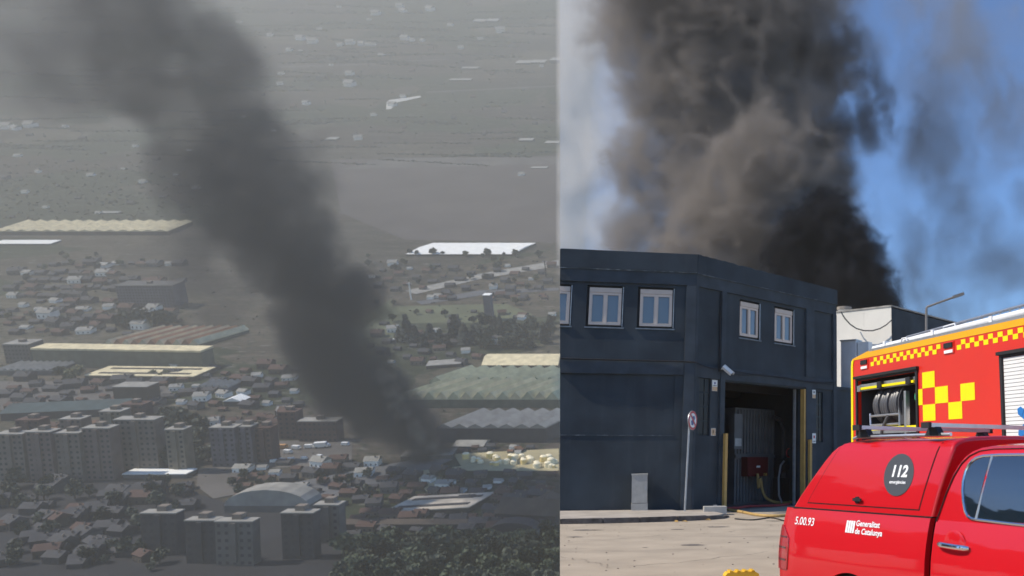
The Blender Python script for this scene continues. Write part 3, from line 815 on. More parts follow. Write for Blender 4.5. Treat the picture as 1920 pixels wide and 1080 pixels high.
# ------------------------------------------------------------------ the dark building
hq = empty('industrial_building', frame(C0, Vector((1, 0, 0)), UP))
tag(hq, 'dark navy two storey industrial building with a wide open garage bay', 'building')
hinv = frame(C0, Vector((1, 0, 0)), UP).inverted()
T1 = hinv @ B1; T2 = hinv @ B2
def wall_holes(xs, zs, holes, y0, thick):
    """grid wall in local x,z; holes = list of (x0,x1,z0,z1); front face at y0, extruded to y0+thick"""
    xs = sorted(set([round(v, 4) for v in xs] + [round(h[k], 4) for h in holes for k in (0, 1) if xs[0] <= h[k] <= xs[-1]]))
    zs = sorted(set([round(v, 4) for v in zs] + [round(h[k], 4) for h in holes for k in (2, 3) if zs[0] <= h[k] <= zs[-1]]))
    bm = nb(); V = {}
    def v(i, j):
        if (i, j) not in V: V[(i, j)] = bm.verts.new((xs[i], y0, zs[j]))
        return V[(i, j)]
    for i in range(len(xs) - 1):
        for j in range(len(zs) - 1):
            cx = (xs[i] + xs[i + 1]) / 2; cz = (zs[j] + zs[j + 1]) / 2
            if any(h[0] < cx < h[1] and h[2] < cz < h[3] for h in holes): continue
            bm.faces.new([v(i, j), v(i + 1, j), v(i + 1, j + 1), v(i, j + 1)])
    r = bmesh.ops.extrude_face_region(bm, geom=bm.faces[:])
    for e in r['geom']:
        if isinstance(e, bmesh.types.BMVert): e.co.y += thick
    return bm
WIN1 = [(-4.95, -3.79, 5.6, 6.9), (-3.36, -2.24, 5.6, 6.9), (-1.82, -.68, 5.6, 6.9)]
WIN2 = [(2.07, 3.12, 5.57, 6.86), (3.85, 4.94, 5.57, 6.86)]
def fac(bm, T, name, m, bevel=0.0):
    if T is T1: seam_clip(bm, B1)
    return link(name, bm, m, hq, T, bevel=bevel)
# facade 1
fac(wall_holes([-6.5, -.02], [-.1, 8.0], WIN1 + [(-6.6, -.6, 2.32, 4.15)], .09, .3), T1, 'wall', M_NAVY)
fac(bbox(-6.5, -.6, .125, .34, 2.32, 4.15), T1, 'recessed_panel', M_NAVY)
fac(bbox(-6.5, 0.0, .02, .2, 6.99, 7.40), T1, 'cornice_band', M_NAVY2, .012)
fac(bbox(-6.5, 0.02, -.02, .22, 7.40, 8.0), T1, 'parapet', M_NAVY, .02)
fac(bbox(-6.5, -.33, .03, .2, 4.16, 4.57), T1, 'floor_band', M_NAVY2, .012)
fac(bbox(-.33, 0.0, .0, .25, -.1, 6.988), T1, 'pilaster', M_NAVY2, .012)
# facade 2
GAR = (1.37, 5.52, -.2, 4.06)
GL = [(.31, .79, 2.33, 4.11), (6.2, 6.62, 2.2, 4.0)]
fac(wall_holes([.0, 7.34], [-.1, 7.95], WIN2 + [GAR] + GL, .09, .3), T2, 'wall', M_NAVY)
fac(bbox(0, 7.36, .02, .2, 6.98, 7.38), T2, 'cornice_band', M_NAVY2, .012)
# parapet falls slightly and its rim is chipped
def rough_parapet(u0, u1, z0, z1, za, n=60, T=None):
    bm = nb(); rs = random.Random(5); lo = []; hi = []; lo2 = []; hi2 = []
    for i in range(n + 1):
        u = u0 + (u1 - u0) * i / n; zt = z1 + (za - z1) * i / n + (rs.uniform(-.045, .0) if rs.random() < .25 else rs.uniform(-.012, .008))
        lo.append(bm.verts.new((u, -.02, z0))); hi.append(bm.verts.new((u, -.02, zt)))
        lo2.append(bm.verts.new((u, .22, z0))); hi2.append(bm.verts.new((u, .22, zt + rs.uniform(-.01, .01))))
    for i in range(n):
        bm.faces.new([lo[i], lo[i + 1], hi[i + 1], hi[i]]); bm.faces.new([hi[i], hi[i + 1], hi2[i + 1], hi2[i]])
        bm.faces.new([lo2[i + 1], lo2[i], hi2[i], hi2[i + 1]])
    bm.faces.new([lo[0], hi[0], hi2[0], lo2[0]]); bm.faces.new([lo[-1], lo2[-1], hi2[-1], hi[-1]])
    return bm
fac(rough_parapet(.0, 7.38, 7.38, 8.0, 7.93), T2, 'parapet', M_NAVY)
fac(bbox(.02, 7.36, .03, .2, 4.11, 4.5), T2, 'floor_band', M_NAVY2, .012)
for (u0, u1, z0, z1) in ((0.005, .1, -.1, 6.977), (1.16, 1.36, -.1, 6.977), (5.53, 6.0, 4.5, 6.977), (5.53, 6.1, -.1, 4.108), (7.16, 7.36, -.1, 6.977)):
    fac(bbox(u0, u1, .0, .25, z0, z1), T2, 'pilaster', M_NAVY2, .012)
# end wall, roof and annex
link('end_wall', bbox(7.05, 7.34, .4, 9, -.1, 7.9), M_NAVY, hq, T2)
bm = nb()
rp = [T1 @ Vector((-6.4, .4, 7.2)), T1 @ Vector((0, .4, 7.2)), T2 @ Vector((7.05, .4, 7.2)), T2 @ Vector((7.05, 9, 7.2)), T1 @ Vector((-6.4, 12, 7.2))]
A = [bm.verts.new(p) for p in rp]; bm.faces.new(A)
bmesh.ops.bisect_plane(bm, geom=bm.verts[:] + bm.edges[:] + bm.faces[:], plane_co=hinv @ CAM, plane_no=SEAM_N, clear_inner=True)
link('roof_deck', bm, M_SOOT, hq)
ann = link('annex_wall', bbox(7.36, 12.5, .12, .42, -.1, 4.15), M_NAVY, hq, T2, bevel=.01)
link('annex_coping', bbox(7.36, 12.5, .07, .47, 4.15, 4.27), M_NAVY2, hq, T2, bevel=.01)
M_SILL = mat('sill_paint', (.15, .18, .205), rough=.8, var=.3, scale=5)
M_EDGE = mat('chipped_edge', (.058, .072, .085), rough=.85, var=.3, scale=3, dirt=((.30, .34, .36), 1.6, .5, (3, 3, 3), .9))
bm = bbox(-6.5, 0.0, -.026, .02, 7.388, 7.408); fac(bm, T1, 'drip_edge', M_EDGE)
fac(bbox(.0, 7.38, -.026, .02, 7.368, 7.388), T2, 'drip_edge', M_EDGE)
fac(bbox(-6.5, -.6, .075, .12, 2.305, 2.325), T1, 'panel_ledge', M_EDGE)
# windows
def window(T, u0, u1, z0, z1, closed_left=True):
    w = empty('window', T @ Matrix.Translation((u0, .09, z0)), hq)
    W, Hh = u1 - u0, z1 - z0
    a = .02                                        # set back in a black reveal
    link('reveal', bbox(.004, W - .004, .13, .2, .004, Hh - .004), M_BLACK, w)
    link('shutter_box', bbox(.075, W - .075, .03, .125, Hh - .21, Hh - .065), M_SHUT, w, bevel=.008)
    f0, f1 = .075, W - .075; zt = Hh - .215; zb = .075
    mid = W / 2
    holes = [(f0 + .085, mid - .06, zb + .085, zt - .07), (mid + .06, f1 - .085, zb + .085, zt - .07)]
    link('frame', wall_holes([f0, f1], [zb, zt], holes, .05, .07), M_FRAME, w, bevel=.006)
    link('meeting_rail', bbox(mid - .035, mid + .035, .035, .05, zb + .02, zt - .02), M_FRAME, w, bevel=.005)
    for h in holes:
        link('pane', bbox(h[0], h[1], .085, .095, h[2], h[3]), M_PANE, w)
        link('glazing_bead', wall_holes([h[0] - .012, h[1] + .012], [h[2] - .012, h[3] + .012], [(h[0] + .008, h[1] - .008, h[2] + .008, h[3] - .008)], .042, .01), M_SHUT, w)
    link('sill', bbox(-.03, W + .03, -.035, .12, -.04, 0.0), M_SILL, w, bevel=.006)
    link('guide_rail', bbox(W - .04, W - .018, -.006, .03, .02, Hh - .02), M_STEEL, w)
    return w
for h in WIN1[1:]: window(T1, *h)
# the window cut by the seam: same build, meshes clipped
def clipped_window(T, Bw, u0, u1, z0, z1):
    before = set(bpy.data.objects)
    w = window(T, u0, u1, z0, z1)
    Mw = Bw @ Matrix.Translation((u0, .09, z0))
    for o in set(bpy.data.objects) - before:
        if o.type == 'MESH':
            bm = nb(); bm.from_mesh(o.data); seam_clip(bm, Mw)
            if bm.verts: bm.to_mesh(o.data); bm.free()
            else: bm.free(); bpy.data.objects.remove(o)
clipped_window(T1, B1, *WIN1[0])
for h in WIN2: window(T2, *h)
# glass block strips
M_GB = mat('glass_block', (.012, .013, .015), rough=.35, spec=.3, var=.3, scale=6)
for (u0, u1, z0, z1) in GL:
    gb = empty('glass_block_window', T2 @ Matrix.Translation((u0, .09, z0)), hq)
    W, Hh = u1 - u0, z1 - z0
    link('mortar_grid', bbox(.0, W, .08, .14, 0, Hh), M_NAVY, gb)
    for i in range(2):
        for j in range(4):
            link('glass_block', bbox(.03 + i * (W - .02) / 2, .03 + i * (W - .02) / 2 + W / 2 - .05, .05, .09, .03 + j * Hh / 4, j * Hh / 4 + Hh / 4 - .02), M_GB, gb, bevel=.012)
# garage bay interior
def inner(name, x0, x1, y0, y1, z0, z1, m, b=0.0): return link(name, bbox(x0, x1, y0, y1, z0, z1), m, hq, T2, bevel=b)
inner('bay_floor', 1.0, 6.4, .1, 5.4, -.05, .012, mat('bay_floor', (.12, .115, .11), rough=.8, var=.3, scale=2))
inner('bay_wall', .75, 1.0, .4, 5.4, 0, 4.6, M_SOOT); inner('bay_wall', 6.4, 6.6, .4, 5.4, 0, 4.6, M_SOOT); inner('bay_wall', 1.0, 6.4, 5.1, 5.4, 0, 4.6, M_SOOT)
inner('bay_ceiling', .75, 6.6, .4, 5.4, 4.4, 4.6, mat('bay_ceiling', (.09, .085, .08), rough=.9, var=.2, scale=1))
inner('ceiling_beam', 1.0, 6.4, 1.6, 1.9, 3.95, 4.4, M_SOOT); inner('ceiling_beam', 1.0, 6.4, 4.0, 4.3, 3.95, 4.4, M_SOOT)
inner('door_jamb', 5.44, 5.52, .02, .2, 0, 4.05, M_OCHRE, .006)
inner('door_jamb', 1.37, 1.43, .12, .3, 0, 4.05, M_NAVY2, .006)
inner('door_track', 5.3, 5.38, .35, .43, 0, 4.05, M_STEEL, .006)

# things inside the bay: plant container, boxes, hoses (own things)
def in_bay(px, py, y): 
    n = T2.to_3x3() @ Vector((0, 1, 0)); p0 = B2 @ Vector((0, y, 0))
    q = on_plane(px, py, p0, B2.to_3x3() @ Vector((0, 1, 0)))
    l = B2.inverted() @ q
    return l.x, l.z
YC = 2.2
x0, zt = in_bay(1381, 764, YC); x1, _ = in_bay(1456, 764, YC); _, zb = in_bay(1420, 948, YC)
zb = .012
M_CONT = mat('container_grey', (.13, .135, .14), rough=.5, var=.2, scale=2)
ct = empty('plant_container', B2 @ Matrix.Translation((x0, YC, zb))); tag(ct, 'pale grey ribbed plant container standing inside the garage bay', 'container')
W, Hh = x1 - x0, zt - zb
link('shell', bbox(0, W, .05, 2.4, 0, Hh), M_CONT, ct, bevel=.02)
nrib = 13
for i in range(nrib):
    xx = .06 + (W - .12) * (i + .5) / nrib
    link('rib', bbox(xx - .03, xx + .03, 0, .05, Hh * .52, Hh - .06), M_CONT, ct, bevel=.008)
    link('rib', bbox(xx - .03, xx + .03, 0, .05, .08, Hh * .46), M_CONT, ct, bevel=.008)
link('rail', bbox(0, W, -.01, .049, Hh * .475, Hh * .51), M_CONT, ct)
def bay_box(name, label, cat, pxa, pya, pxb, pyb, y, dep, m):
    a, zt_ = in_bay(pxa, pya, y); b, zb_ = in_bay(pxb, pyb, y)
    r = empty(name, B2 @ Matrix.Translation((a, y - dep, zb_))); tag(r, label, cat)
    return r, b - a, zt_ - zb_
r, w_, h_ = bay_box('hose_cabinet', 'dark red hose cabinet mounted on the plant container', 'cabinet', 1390, 857, 1428, 892, YC, .3, None)
M_DRED = mat('dark_red', (.10, .008, .01), rough=.45)
link('case', bbox(0, w_, 0, .3, 0, h_), M_DRED, r, bevel=.015)
link('door', bbox(.03, w_ - .03, -.02, -.003, .03, h_ - .03), M_DRED, r, bevel=.008)
link('plate', bbox(w_ * .42, w_ * .6, -.026, -.021, h_ * .45, h_ * .55), M_WHITEP, r)
link('outlet', tb([(w_ * .8, -.0, .06), (w_ * .8, -.12, .06)], .05, 10), M_OCHRE, r)
r, w_, h_ = bay_box('wall_unit', 'slim white wall unit left of the plant container', 'wall unit', 1368, 776, 1381, 842, YC - .2, .25, None)
link('case', bbox(0, w_, 0, .25, 0, h_), M_CONT, r, bevel=.02); link('grille', bbox(.03, w_ - .03, -.012, .0, .1, h_ * .3), M_STEEL, r)
# valve rig at the right of the bay
pu, _ = in_bay(1468, 900, 1.5)
r = empty('pump_rig', B2 @ Matrix.Translation((pu, 1.5, .012))); tag(r, 'dark pump rig with pipes and hanging hose at the bay side', 'pump')
link('stand', bbox(0, .7, 0, .5, 0, .9), M_BLACK, r, bevel=.02)
link('pump_body', tb([(.1, .25, 1.35), (.6, .25, 1.35)], [.28, .28], 14), M_BLACK, r, smooth=True)
link('pipe', tb([(.35, .25, .9), (.35, .25, 2.6), (.1, .25, 3.0), (-.3, .25, 3.1)], .09, 10), mat('pipe_dark', (.05, .05, .055), rough=.4), r, smooth=True)
link('pipe', tb([(.6, .1, 1.5), (.95, .1, 1.6), (1.0, .1, 1.0)], .05, 8), M_STEEL, r, smooth=True)
link('valve_wheel', tb([(.35 + .16 * math.cos(a), .0, 1.8 + .16 * math.sin(a)) for a in [k * math.pi / 8 for k in range(16)]], .02, 6, closed=True), M_REDP, r)
link('hose', tb([(.05, 0, 1.5), (-.25, -.1, 1.35), (-.42, -.15, .9), (-.45, -.2, .3), (-.4, -.3, .03)], .035, 8), mat('hose_grey', (.3, .3, .3), rough=.6), r, smooth=True)
# hoses
def hose(name, label, pts, rad, m):
    # smooth catmull-rom
    P = [Vector(p) for p in pts]; out = []
    for i in range(len(P) - 1):
        p0, p1, p2, p3 = P[max(i - 1, 0)], P[i], P[i + 1], P[min(i + 2, len(P) - 1)]
        for k in range(6):
            t = k / 6; out.append(.5 * ((2 * p1) + (p2 - p0) * t + (2 * p0 - 5 * p1 + 4 * p2 - p3) * t * t + (3 * p1 - p0 - 3 * p2 + p3) * t ** 3))
    out.append(P[-1])
    o = link(name, tb(out, rad, 8), m, smooth=True); tag(o, label, 'hose'); return o
M_HOSE = mat('hose_tan', (.42, .27, .09), rough=.7, var=.15, scale=12)
hx, hz = in_bay(1419, 888, YC - .35)
hose('yellow_hose', 'yellow hose hanging from the red cabinet and running over the bay floor', [B2 @ Vector(p) for p in ((hx, YC - .38, hz), (hx, YC - .45, hz - .5), (hx + .02, YC - .5, .9), (hx + .15, YC - .6, .3), (hx + .6, YC - .8, .06), (hx + 1.5, YC - 1.0, .05))], .05, M_HOSE)
hose('tan_hose', 'flat tan fire hose lying on the ground before the garage', [(*ground(1363, 958)[:2], .05), (*ground(1390, 962)[:2], .04), (*ground(1420, 968)[:2], .04), (*ground(1455, 970)[:2], .04), (*ground(1500, 968)[:2], .04), (*ground(1560, 972)[:2], .04)], .04, M_HOSE)
hose('red_hose', 'red hose lying along the garage threshold', [B2 @ Vector(p) for p in ((1.6, .5, .05), (2.4, .3, .05), (3.2, .6, .05), (4.2, .2, .05), (5.2, .5, .05))], .04, mat('hose_red', (.3, .02, .02), rough=.6))
hose('black_cable', 'black cable curled on the ground before the garage', [(*ground(1378, 974)[:2], .02), (*ground(1412, 976)[:2], .02), (*ground(1445, 972)[:2], .02), (*ground(1470, 978)[:2], .02)], .018, M_BLACK)

# fittings on the facade
def on_f2(u, y, z): return B2 @ Matrix.Translation((u, y, z))
r = empty('security_camera', on_f2(1.12, .0, 4.42) @ Matrix.Scale(.8, 4)); tag(r, 'white bullet security camera on a bracket at the building corner', 'camera')
link('wall_plate', bbox(-.07, .07, -.03, .03, -.08, .1), M_BLACK, r, bevel=.01)
link('bracket', tb([(0, -.03, .02), (0, -.2, .04), (.02, -.26, .02)], .025, 8), M_WHITEP, r)
q = Matrix.Translation((.04, -.27, .0)) @ Matrix.Rotation(math.radians(52), 4, 'Y') @ Matrix.Rotation(math.radians(-35), 4, 'Z')
link('housing', bbox(-.16, .3, -.07, .07, -.055, .075), M_WHITEP, r, q, bevel=.02)
link('sun_shield', bbox(-.15, .36, -.085, .085, .08, .095), M_WHITEP, r, q, bevel=.006)
link('lens', tb([(.3, 0, .01), (.335, 0, .01)], .05, 12), M_BLACK, r, q)
for (nm, pts, rad, lab) in [('facade_cable', [(-4.4, .0, 4.60), (-2.5, .0, 4.59), (-1.2, .0, 4.585), (-.35, -.02, 4.58), (0, -.03, 4.57)], .024, 'thin black cable clipped along the ledge of the windowed facade')]:
    bm = tb([B1 @ Vector(p) for p in pts], rad, 6); seam_clip(bm); o = link(nm, bm, M_BLACK); tag(o, lab, 'cable')
def cable(name, label, pts, rad=.014):
    o = link(name, tb([B2 @ Vector(p) for p in pts], rad, 6), M_BLACK, smooth=True); tag(o, label, 'cable')
sag = lambda a, b, s, n=10: [tuple(a[k] + (b[k] - a[k]) * i / n - (s * 4 * (i / n) * (1 - i / n) if k == 2 else 0) for k in range(3)) for i in range(n + 1)]
cable('slack_cable', 'black cable sagging from corner to security camera', sag((.0, -.04, 4.57), (1.1, -.05, 4.44), .06), .016)
cable('slack_cable', 'upper black cable sagging over the garage opening', sag((1.15, -.05, 4.46), (4.2, -.03, 4.40), .05) + sag((4.2, -.03, 4.40), (7.3, -.03, 4.42), .07)[1:], .016)
cable('slack_cable', 'lower black cable looping under the first over the garage', sag((1.15, -.04, 4.40), (3.0, -.03, 4.42), .09) + sag((3.0, -.03, 4.42), (7.3, -.03, 4.33), .05)[1:], .012)
cable('conduit', 'black conduit running down the recess to the security camera', [(1.13, .05, 6.9), (1.13, .05, 4.66), (1.13, .0, 4.5)], .022)
def plate(name, label, u0, u1, z0, z1, bands, y=-.006):
    r = empty(name, on_f2(u0, y, z0)); tag(r, label, 'sign')
    link('board', bbox(0, u1 - u0, 0, .012, 0, z1 - z0), M_WHITEP, r)
    for (a, b, c, d, m) in bands:
        w, h = u1 - u0, z1 - z0
        link('print', bbox(a * w, b * w, -.003, -.0005, c * h, d * h), m, r)
M_PEACH = mat('peach_print', (.62, .42, .25), rough=.6); M_INK = mat('ink', (.03, .03, .035), rough=.6)
plate('alarm_sign', 'white and peach alarm sign high beside the garage', .85, 1.08, 3.73, 4.08, [(.02, .98, .02, .40, M_PEACH), (.36, .64, .62, .82, M_BLUEP), (.15, .85, .46, .52, M_INK)], y=.075)
plate('notice_plate', 'small cream notice with dark pictogram below the glass blocks', .85, 1.05, 2.33, 2.56, [(.05, .95, .05, .95, M_PEACH), (.3, .55, .3, .75, M_INK)], y=.075)
plate('warning_plate', 'small white notice with red disc at the far garage side', 5.86, 6.06, 2.15, 2.5, [(.28, .72, .5, .78, M_REDP), (.15, .85, .15, .22, M_INK)], y=-.02)
plate('number_plate', 'small peach and white plate high at the far garage side', 5.86, 6.04, 3.75, 4.05, [(.02, .98, .02, .45, M_PEACH), (.3, .7, .6, .85, M_INK)], y=-.02)

# street furniture
p = ground(1200, 957, .122)
r = empty('utility_cabinet', frame(p + D1 * -.02, D1, UP) @ Matrix.Rotation(math.radians(-1.5), 4, 'Y')); tag(r, 'upright beige concrete utility cabinet on the pavement against the navy wall', 'cabinet')
link('plinth', bbox(-.24, .24, -.02, .32, -.05, .2), M_CONC, r, bevel=.012)
link('door', bbox(-.228, .228, -.012, .3, .212, 1.02), M_CONC, r, bevel=.014)
link('cap', bbox(-.24, .24, -.03, .32, 1.02, 1.06), M_CONC, r, bevel=.012)
link('lock', bbox(.15, .18, -.022, -.011, .6, .68), M_STEEL, r)
base = ground(1284, 957, .122); top_ = ground(1296, 800, .122)
pole_h = 2.75
SGN = frame(base, D1, UP) @ Matrix.Rotation(math.radians(1.4), 4, 'Y')
r = empty('no_parking_sign', SGN); tag(r, 'round red rimmed no parking sign on a slim grey pole', 'sign')
link('pole', tb([(0, 0, -.1), (0, 0, pole_h)], .03, 10), M_STEEL, r, smooth=True)
vv_ = (CAM - base); vv_.z = 0; vv_.normalize()
ang = math.radians(63)
fn = Matrix.Rotation(ang, 3, 'Z') @ vv_
SM = SGN.inverted() @ frame(base + UP * (pole_h - .12) + fn * .045 + D1 * .11, UP.cross(fn).normalized(), UP)   # local -y faces out
def disc(rad, y0, y1, n=28): 
    return tb([(0, y0, 0), (0, y1, 0)], rad, n)
link('plate', disc(.29, -.012, .012), M_STEEL, r, SM)
link('red_rim', disc(.285, -.016, -.0125), M_REDP, r, SM)
link('white_face', disc(.215, -.02, -.0165), M_WHITEP, r, SM)
link('symbol', prism([(-.10, -.13), (.02, -.15), (.13, .08), (.09, .14), (-.02, .12), (-.03, .02), (-.12, -.02)], -.024, -.0205), M_BLUEP, r, SM)
link('symbol', prism([(-.16, .13), (-.11, .17), (.17, -.12), (.12, -.16)], -.028, -.0245), M_REDP, r, SM)
link('clamp', bbox(-.05, .05, .012, .07, -.03, .03), M_STEEL, r, SM)
p = ground(1342, 966, .0)
r = empty('concrete_block', frame(p, D1, UP)); tag(r, 'low grey concrete block at the garage corner', 'block')
link('block_body', bbox(-.34, .32, 0, .5, -.02, .24), M_CONC, r, bevel=.02)
link('lifting_eye', tb([(-.05, .25, .23), (-.05, .25, .27), (.05, .25, .27), (.05, .25, .23)], .012, 6), M_STEEL, r)
def post(name, label, u, y, z0, z1, w):
    r = empty(name, on_f2(u, y, z0)); tag(r, label, 'post')
    link('post_body', bbox(-w / 2, w / 2, -.05, .05, 0, z1 - z0), M_OCHRE, r, bevel=.008)
    link('cap', bbox(-w / 2 - .006, w / 2 + .006, -.056, .056, z1 - z0, z1 - z0 + .02), M_OCHRE, r)
post('guard_post', 'ochre guard post beside the concrete block at the garage', 1.30, -.12, .0, 2.38, .11)
post('guard_post', 'ochre guard post at the far side of the garage opening', 5.62, -.1, .0, 2.25, .11)
p = ground(1389, 1094)
r = empty('wheel_chock', frame(p, Vector((.96, .28, 0)), UP)); tag(r, 'yellow plastic wheel chock lying on the asphalt', 'chock')
link('wedge', prism([(-.23, 0), (.23, 0), (.23, .13), (.17, .165), (-.2, .155), (-.23, .12)], -.1, .1), M_YELP, r, bevel=.012)
for i in range(4): link('grip_rib', bbox(-.17 + i * .1, -.13 + i * .1, -.1, .1, .153, .178), M_YELP, r, bevel=.006)

# pebbles and leaves on the asphalt
bm = nb(); rs = random.Random(9)
for i in range(110):
    q = ground(rs.uniform(1056, 1500), 984 + 110 * rs.random() ** 1.5)
    s = rs.uniform(.004, .014)
    box(bm, -s, s, -s * .7, s * .7, 0, s * .7, M=Matrix.Translation(q) @ Matrix.Rotation(rs.uniform(0, 6), 4, 'Z'))
o = link('gravel', bm, M_KERB); tag(o, 'loose grit scattered over the asphalt', 'grit', kind='stuff')
for i, (px, py, w) in enumerate([(1096, 994, .62), (1078, 1007, .4), (1297, 1022, .55), (1270, 993, .35), (1210, 1027, .12), (1450, 977, .5), (1345, 988, .6), (1120, 994, .3)]):
    q = ground(px, py); bm = nb(); n = 12
    vs = [bm.verts.new((math.cos(a) * w / 2 * rs.uniform(.7, 1.1), math.sin(a) * w * .28 * rs.uniform(.6, 1.2), .004)) for a in [2 * math.pi * k / n for k in range(n)]]
    bm.faces.new(vs); o = link('tar_patch', bm, mat('tar', (.15, .13, .105), rough=.85, var=.5, scale=9), ro, Matrix.Translation(q))
M_CRACK = mat('crack', (.19, .16, .125), rough=.9, var=.4, scale=8)
for ci, (xa, ya, xb, yb) in enumerate([(1060, 1018, 1290, 1002), (1180, 1062, 1440, 1034), (1052, 1044, 1180, 1062), (1290, 1002, 1440, 990)]):
    bm = nb(); prev = None; n = 26
    A_, B_ = ground(xa, ya), ground(xb, yb); dv = B_ - A_; nv = Vector((-dv.y, dv.x, 0)).normalized(); off = 0
    for i in range(n + 1):
        off += rs.uniform(-.09, .09); w = rs.uniform(.003, .010)
        c = A_ + dv * i / n + nv * off; c.z = .004
        cur = (bm.verts.new(c - nv * w), bm.verts.new(c + nv * w))
        if prev: bm.faces.new([prev[0], cur[0], cur[1], prev[1]])
        prev = cur
    link('crack', bm, M_CRACK, ro)
for (px, py) in [(1268, 978), (1284, 978), (1328, 975)]:
    q = ground(px, py, .01); r = link('dry_leaf', prism([(-.07, 0), (0, .02), (.08, .0), (0, .035)], -.04, .04), M_OCHRE, None, Matrix.Translation(q) @ Matrix.Rotation(rs.uniform(0, 3), 4, 'Z'))
    tag(r, 'yellowish scrap lying in the gutter by the kerb', 'litter', 'scraps in the gutter')

# ------------------------------------------------------------------ beyond: white building, vent, lamp, board
WD = 46.0
wc = CAM + ray(1671, 575) * (WD / ray(1671, 575).y); wtop = wc.z; wc.z = 0
def dir_from(px0, py0, px1, py1, z):        # horizontal direction such that both pixels share height z
    a = ground(px0, py0, z); b = ground(px1, py1, z); return (b - a).normalized()
dl = dir_from(1671, 575, 1571, 586, wtop); dr = dir_from(1671, 575, 1768, 600, wtop)
M_WALLW = mat('stained_white_render', (.62, .59, .53), rough=.85, var=.08, scale=.8, bump=.15, bscale=12, dirt=((.12, .10, .08), .55, .55, (1.4, 1.4, .45), .85), detail=10)
wb = empty('white_building', frame(wc, Vector((1, 0, 0)), UP)); tag(wb, 'stained white flat roofed building behind the dark one', 'building')
bm = nb(); ll, lr = 9.0, 14.0
pts = [Vector((0, 0, 0)), dl * ll, dl * ll + dr * lr, dr * lr]
A = [bm.verts.new(p) for p in pts]; Bv = [bm.verts.new(p + UP * wtop) for p in pts]
bm.faces.new([A[0], A[1], Bv[1], Bv[0]]); bm.faces.new([A[1], A[2], Bv[2], Bv[1]]); bm.faces.new([A[2], A[3], Bv[3], Bv[2]]); bm.faces.new(Bv)
link('wall', bm, M_WALLW, wb)
# dark flank, a thin skin on the right face
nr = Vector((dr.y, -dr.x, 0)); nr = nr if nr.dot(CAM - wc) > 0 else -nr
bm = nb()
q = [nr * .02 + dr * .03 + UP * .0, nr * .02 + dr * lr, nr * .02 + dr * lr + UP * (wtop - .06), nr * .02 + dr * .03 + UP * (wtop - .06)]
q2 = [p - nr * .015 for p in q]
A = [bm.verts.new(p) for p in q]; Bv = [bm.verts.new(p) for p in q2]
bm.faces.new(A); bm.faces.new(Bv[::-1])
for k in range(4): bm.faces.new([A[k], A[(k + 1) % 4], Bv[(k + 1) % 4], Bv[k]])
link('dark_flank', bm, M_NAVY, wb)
nl = Vector((dl.y, -dl.x, 0)); nl = nl if nl.dot(CAM - wc) > 0 else -nl
bm = nb()
for (s0, s1, d0) in ((0, 1, 0),):
    for (dd, ln) in ((dl, ll), (dr, lr)):
        nn = nl if dd is dl else nr
        e = [dd * -.0 + nn * .05, dd * ln + nn * .05, dd * ln - nn * .25, dd * 0 - nn * .25]
        A = [bm.verts.new(p + UP * wtop) for p in e]; Bv = [bm.verts.new(p + UP * (wtop + .08)) for p in e]
        bm.faces.new(A[::-1]); bm.faces.new(Bv)
        for k in range(4): bm.faces.new([A[k], A[(k + 1) % 4], Bv[(k + 1) % 4], Bv[k]])
link('coping', bm, mat('coping', (.3, .28, .25), rough=.9, var=.4, scale=3), wb)
vp = CAM + ray(1583, 584) * ((WD + 4) / ray(1583, 584).y)
r = empty('roof_vent', Matrix.Translation((vp.x, vp.y, wtop - .5))); tag(r, 'round weathered concrete vent on the white building roof', 'vent')
vr = 14 * (WD + 4) / F
hh = (584 - 568) * (WD + 4) / F + .6
link('shaft', tb([(0, 0, -.2), (0, 0, hh)], vr * .88, 18), M_WALLW, r, smooth=True)
link('rim', tb([(0, 0, hh - .12), (0, 0, hh + .06)], vr, 18), mat('vent_rim', (.22, .19, .16), rough=.9, var=.4, scale=3), r, smooth=True)
def img_pt(px, py, dep): rr = ray(px, py); return CAM + rr * (dep / rr.y)
o = link('hanging_cable', tb([wc + UP * 0 + (img_pt(px, py, WD - .35 + (1671 - px) * .012) - wc) for px, py in ((1577, 585), (1584, 597), (1594, 608), (1606, 616), (1620, 620), (1636, 620), (1650, 616), (1662, 609), (1672, 600))], .035, 6), M_BLACK, smooth=True)
tag(o, 'dark cable hanging in a loop across the white wall', 'cable')
# grey switch box on the annex
d0 = 34.6
a = img_pt(1577, 738, d0); 
k = d0 / F
r = empty('switch_box', Matrix.Translation(a) @ Matrix.Rotation(math.radians(-28), 4, 'Z')); tag(r, 'grey metal switch box with yellow stain standing on the low annex', 'switch box')
M_BOXG = mat('switch_grey', (.62, .63, .65), rough=.5, var=.08, scale=2, dirt=((.5, .33, .06), 1.1, .6, (1, 1, 1), .8))
link('case', bbox(0, 31 * k, 0, .5, -.1, 98 * k), M_BOXG, r, bevel=.02)
link('roof_plate', bbox(-.03, 31 * k + .03, -.04, .54, 98 * k, 98 * k + .05), M_STEEL, r)
link('leg', bbox(.05, .13, .1, .3, -.75, -.1), M_STEEL, r); link('leg', bbox(31 * k - .13, 31 * k - .05, .1, .3, -.75, -.1), M_STEEL, r)
link('side_panel', bbox(31 * k + .04, 31 * k + .5, .1, .45, 68 * k, 95 * k), M_WHITEP, r, bevel=.01)
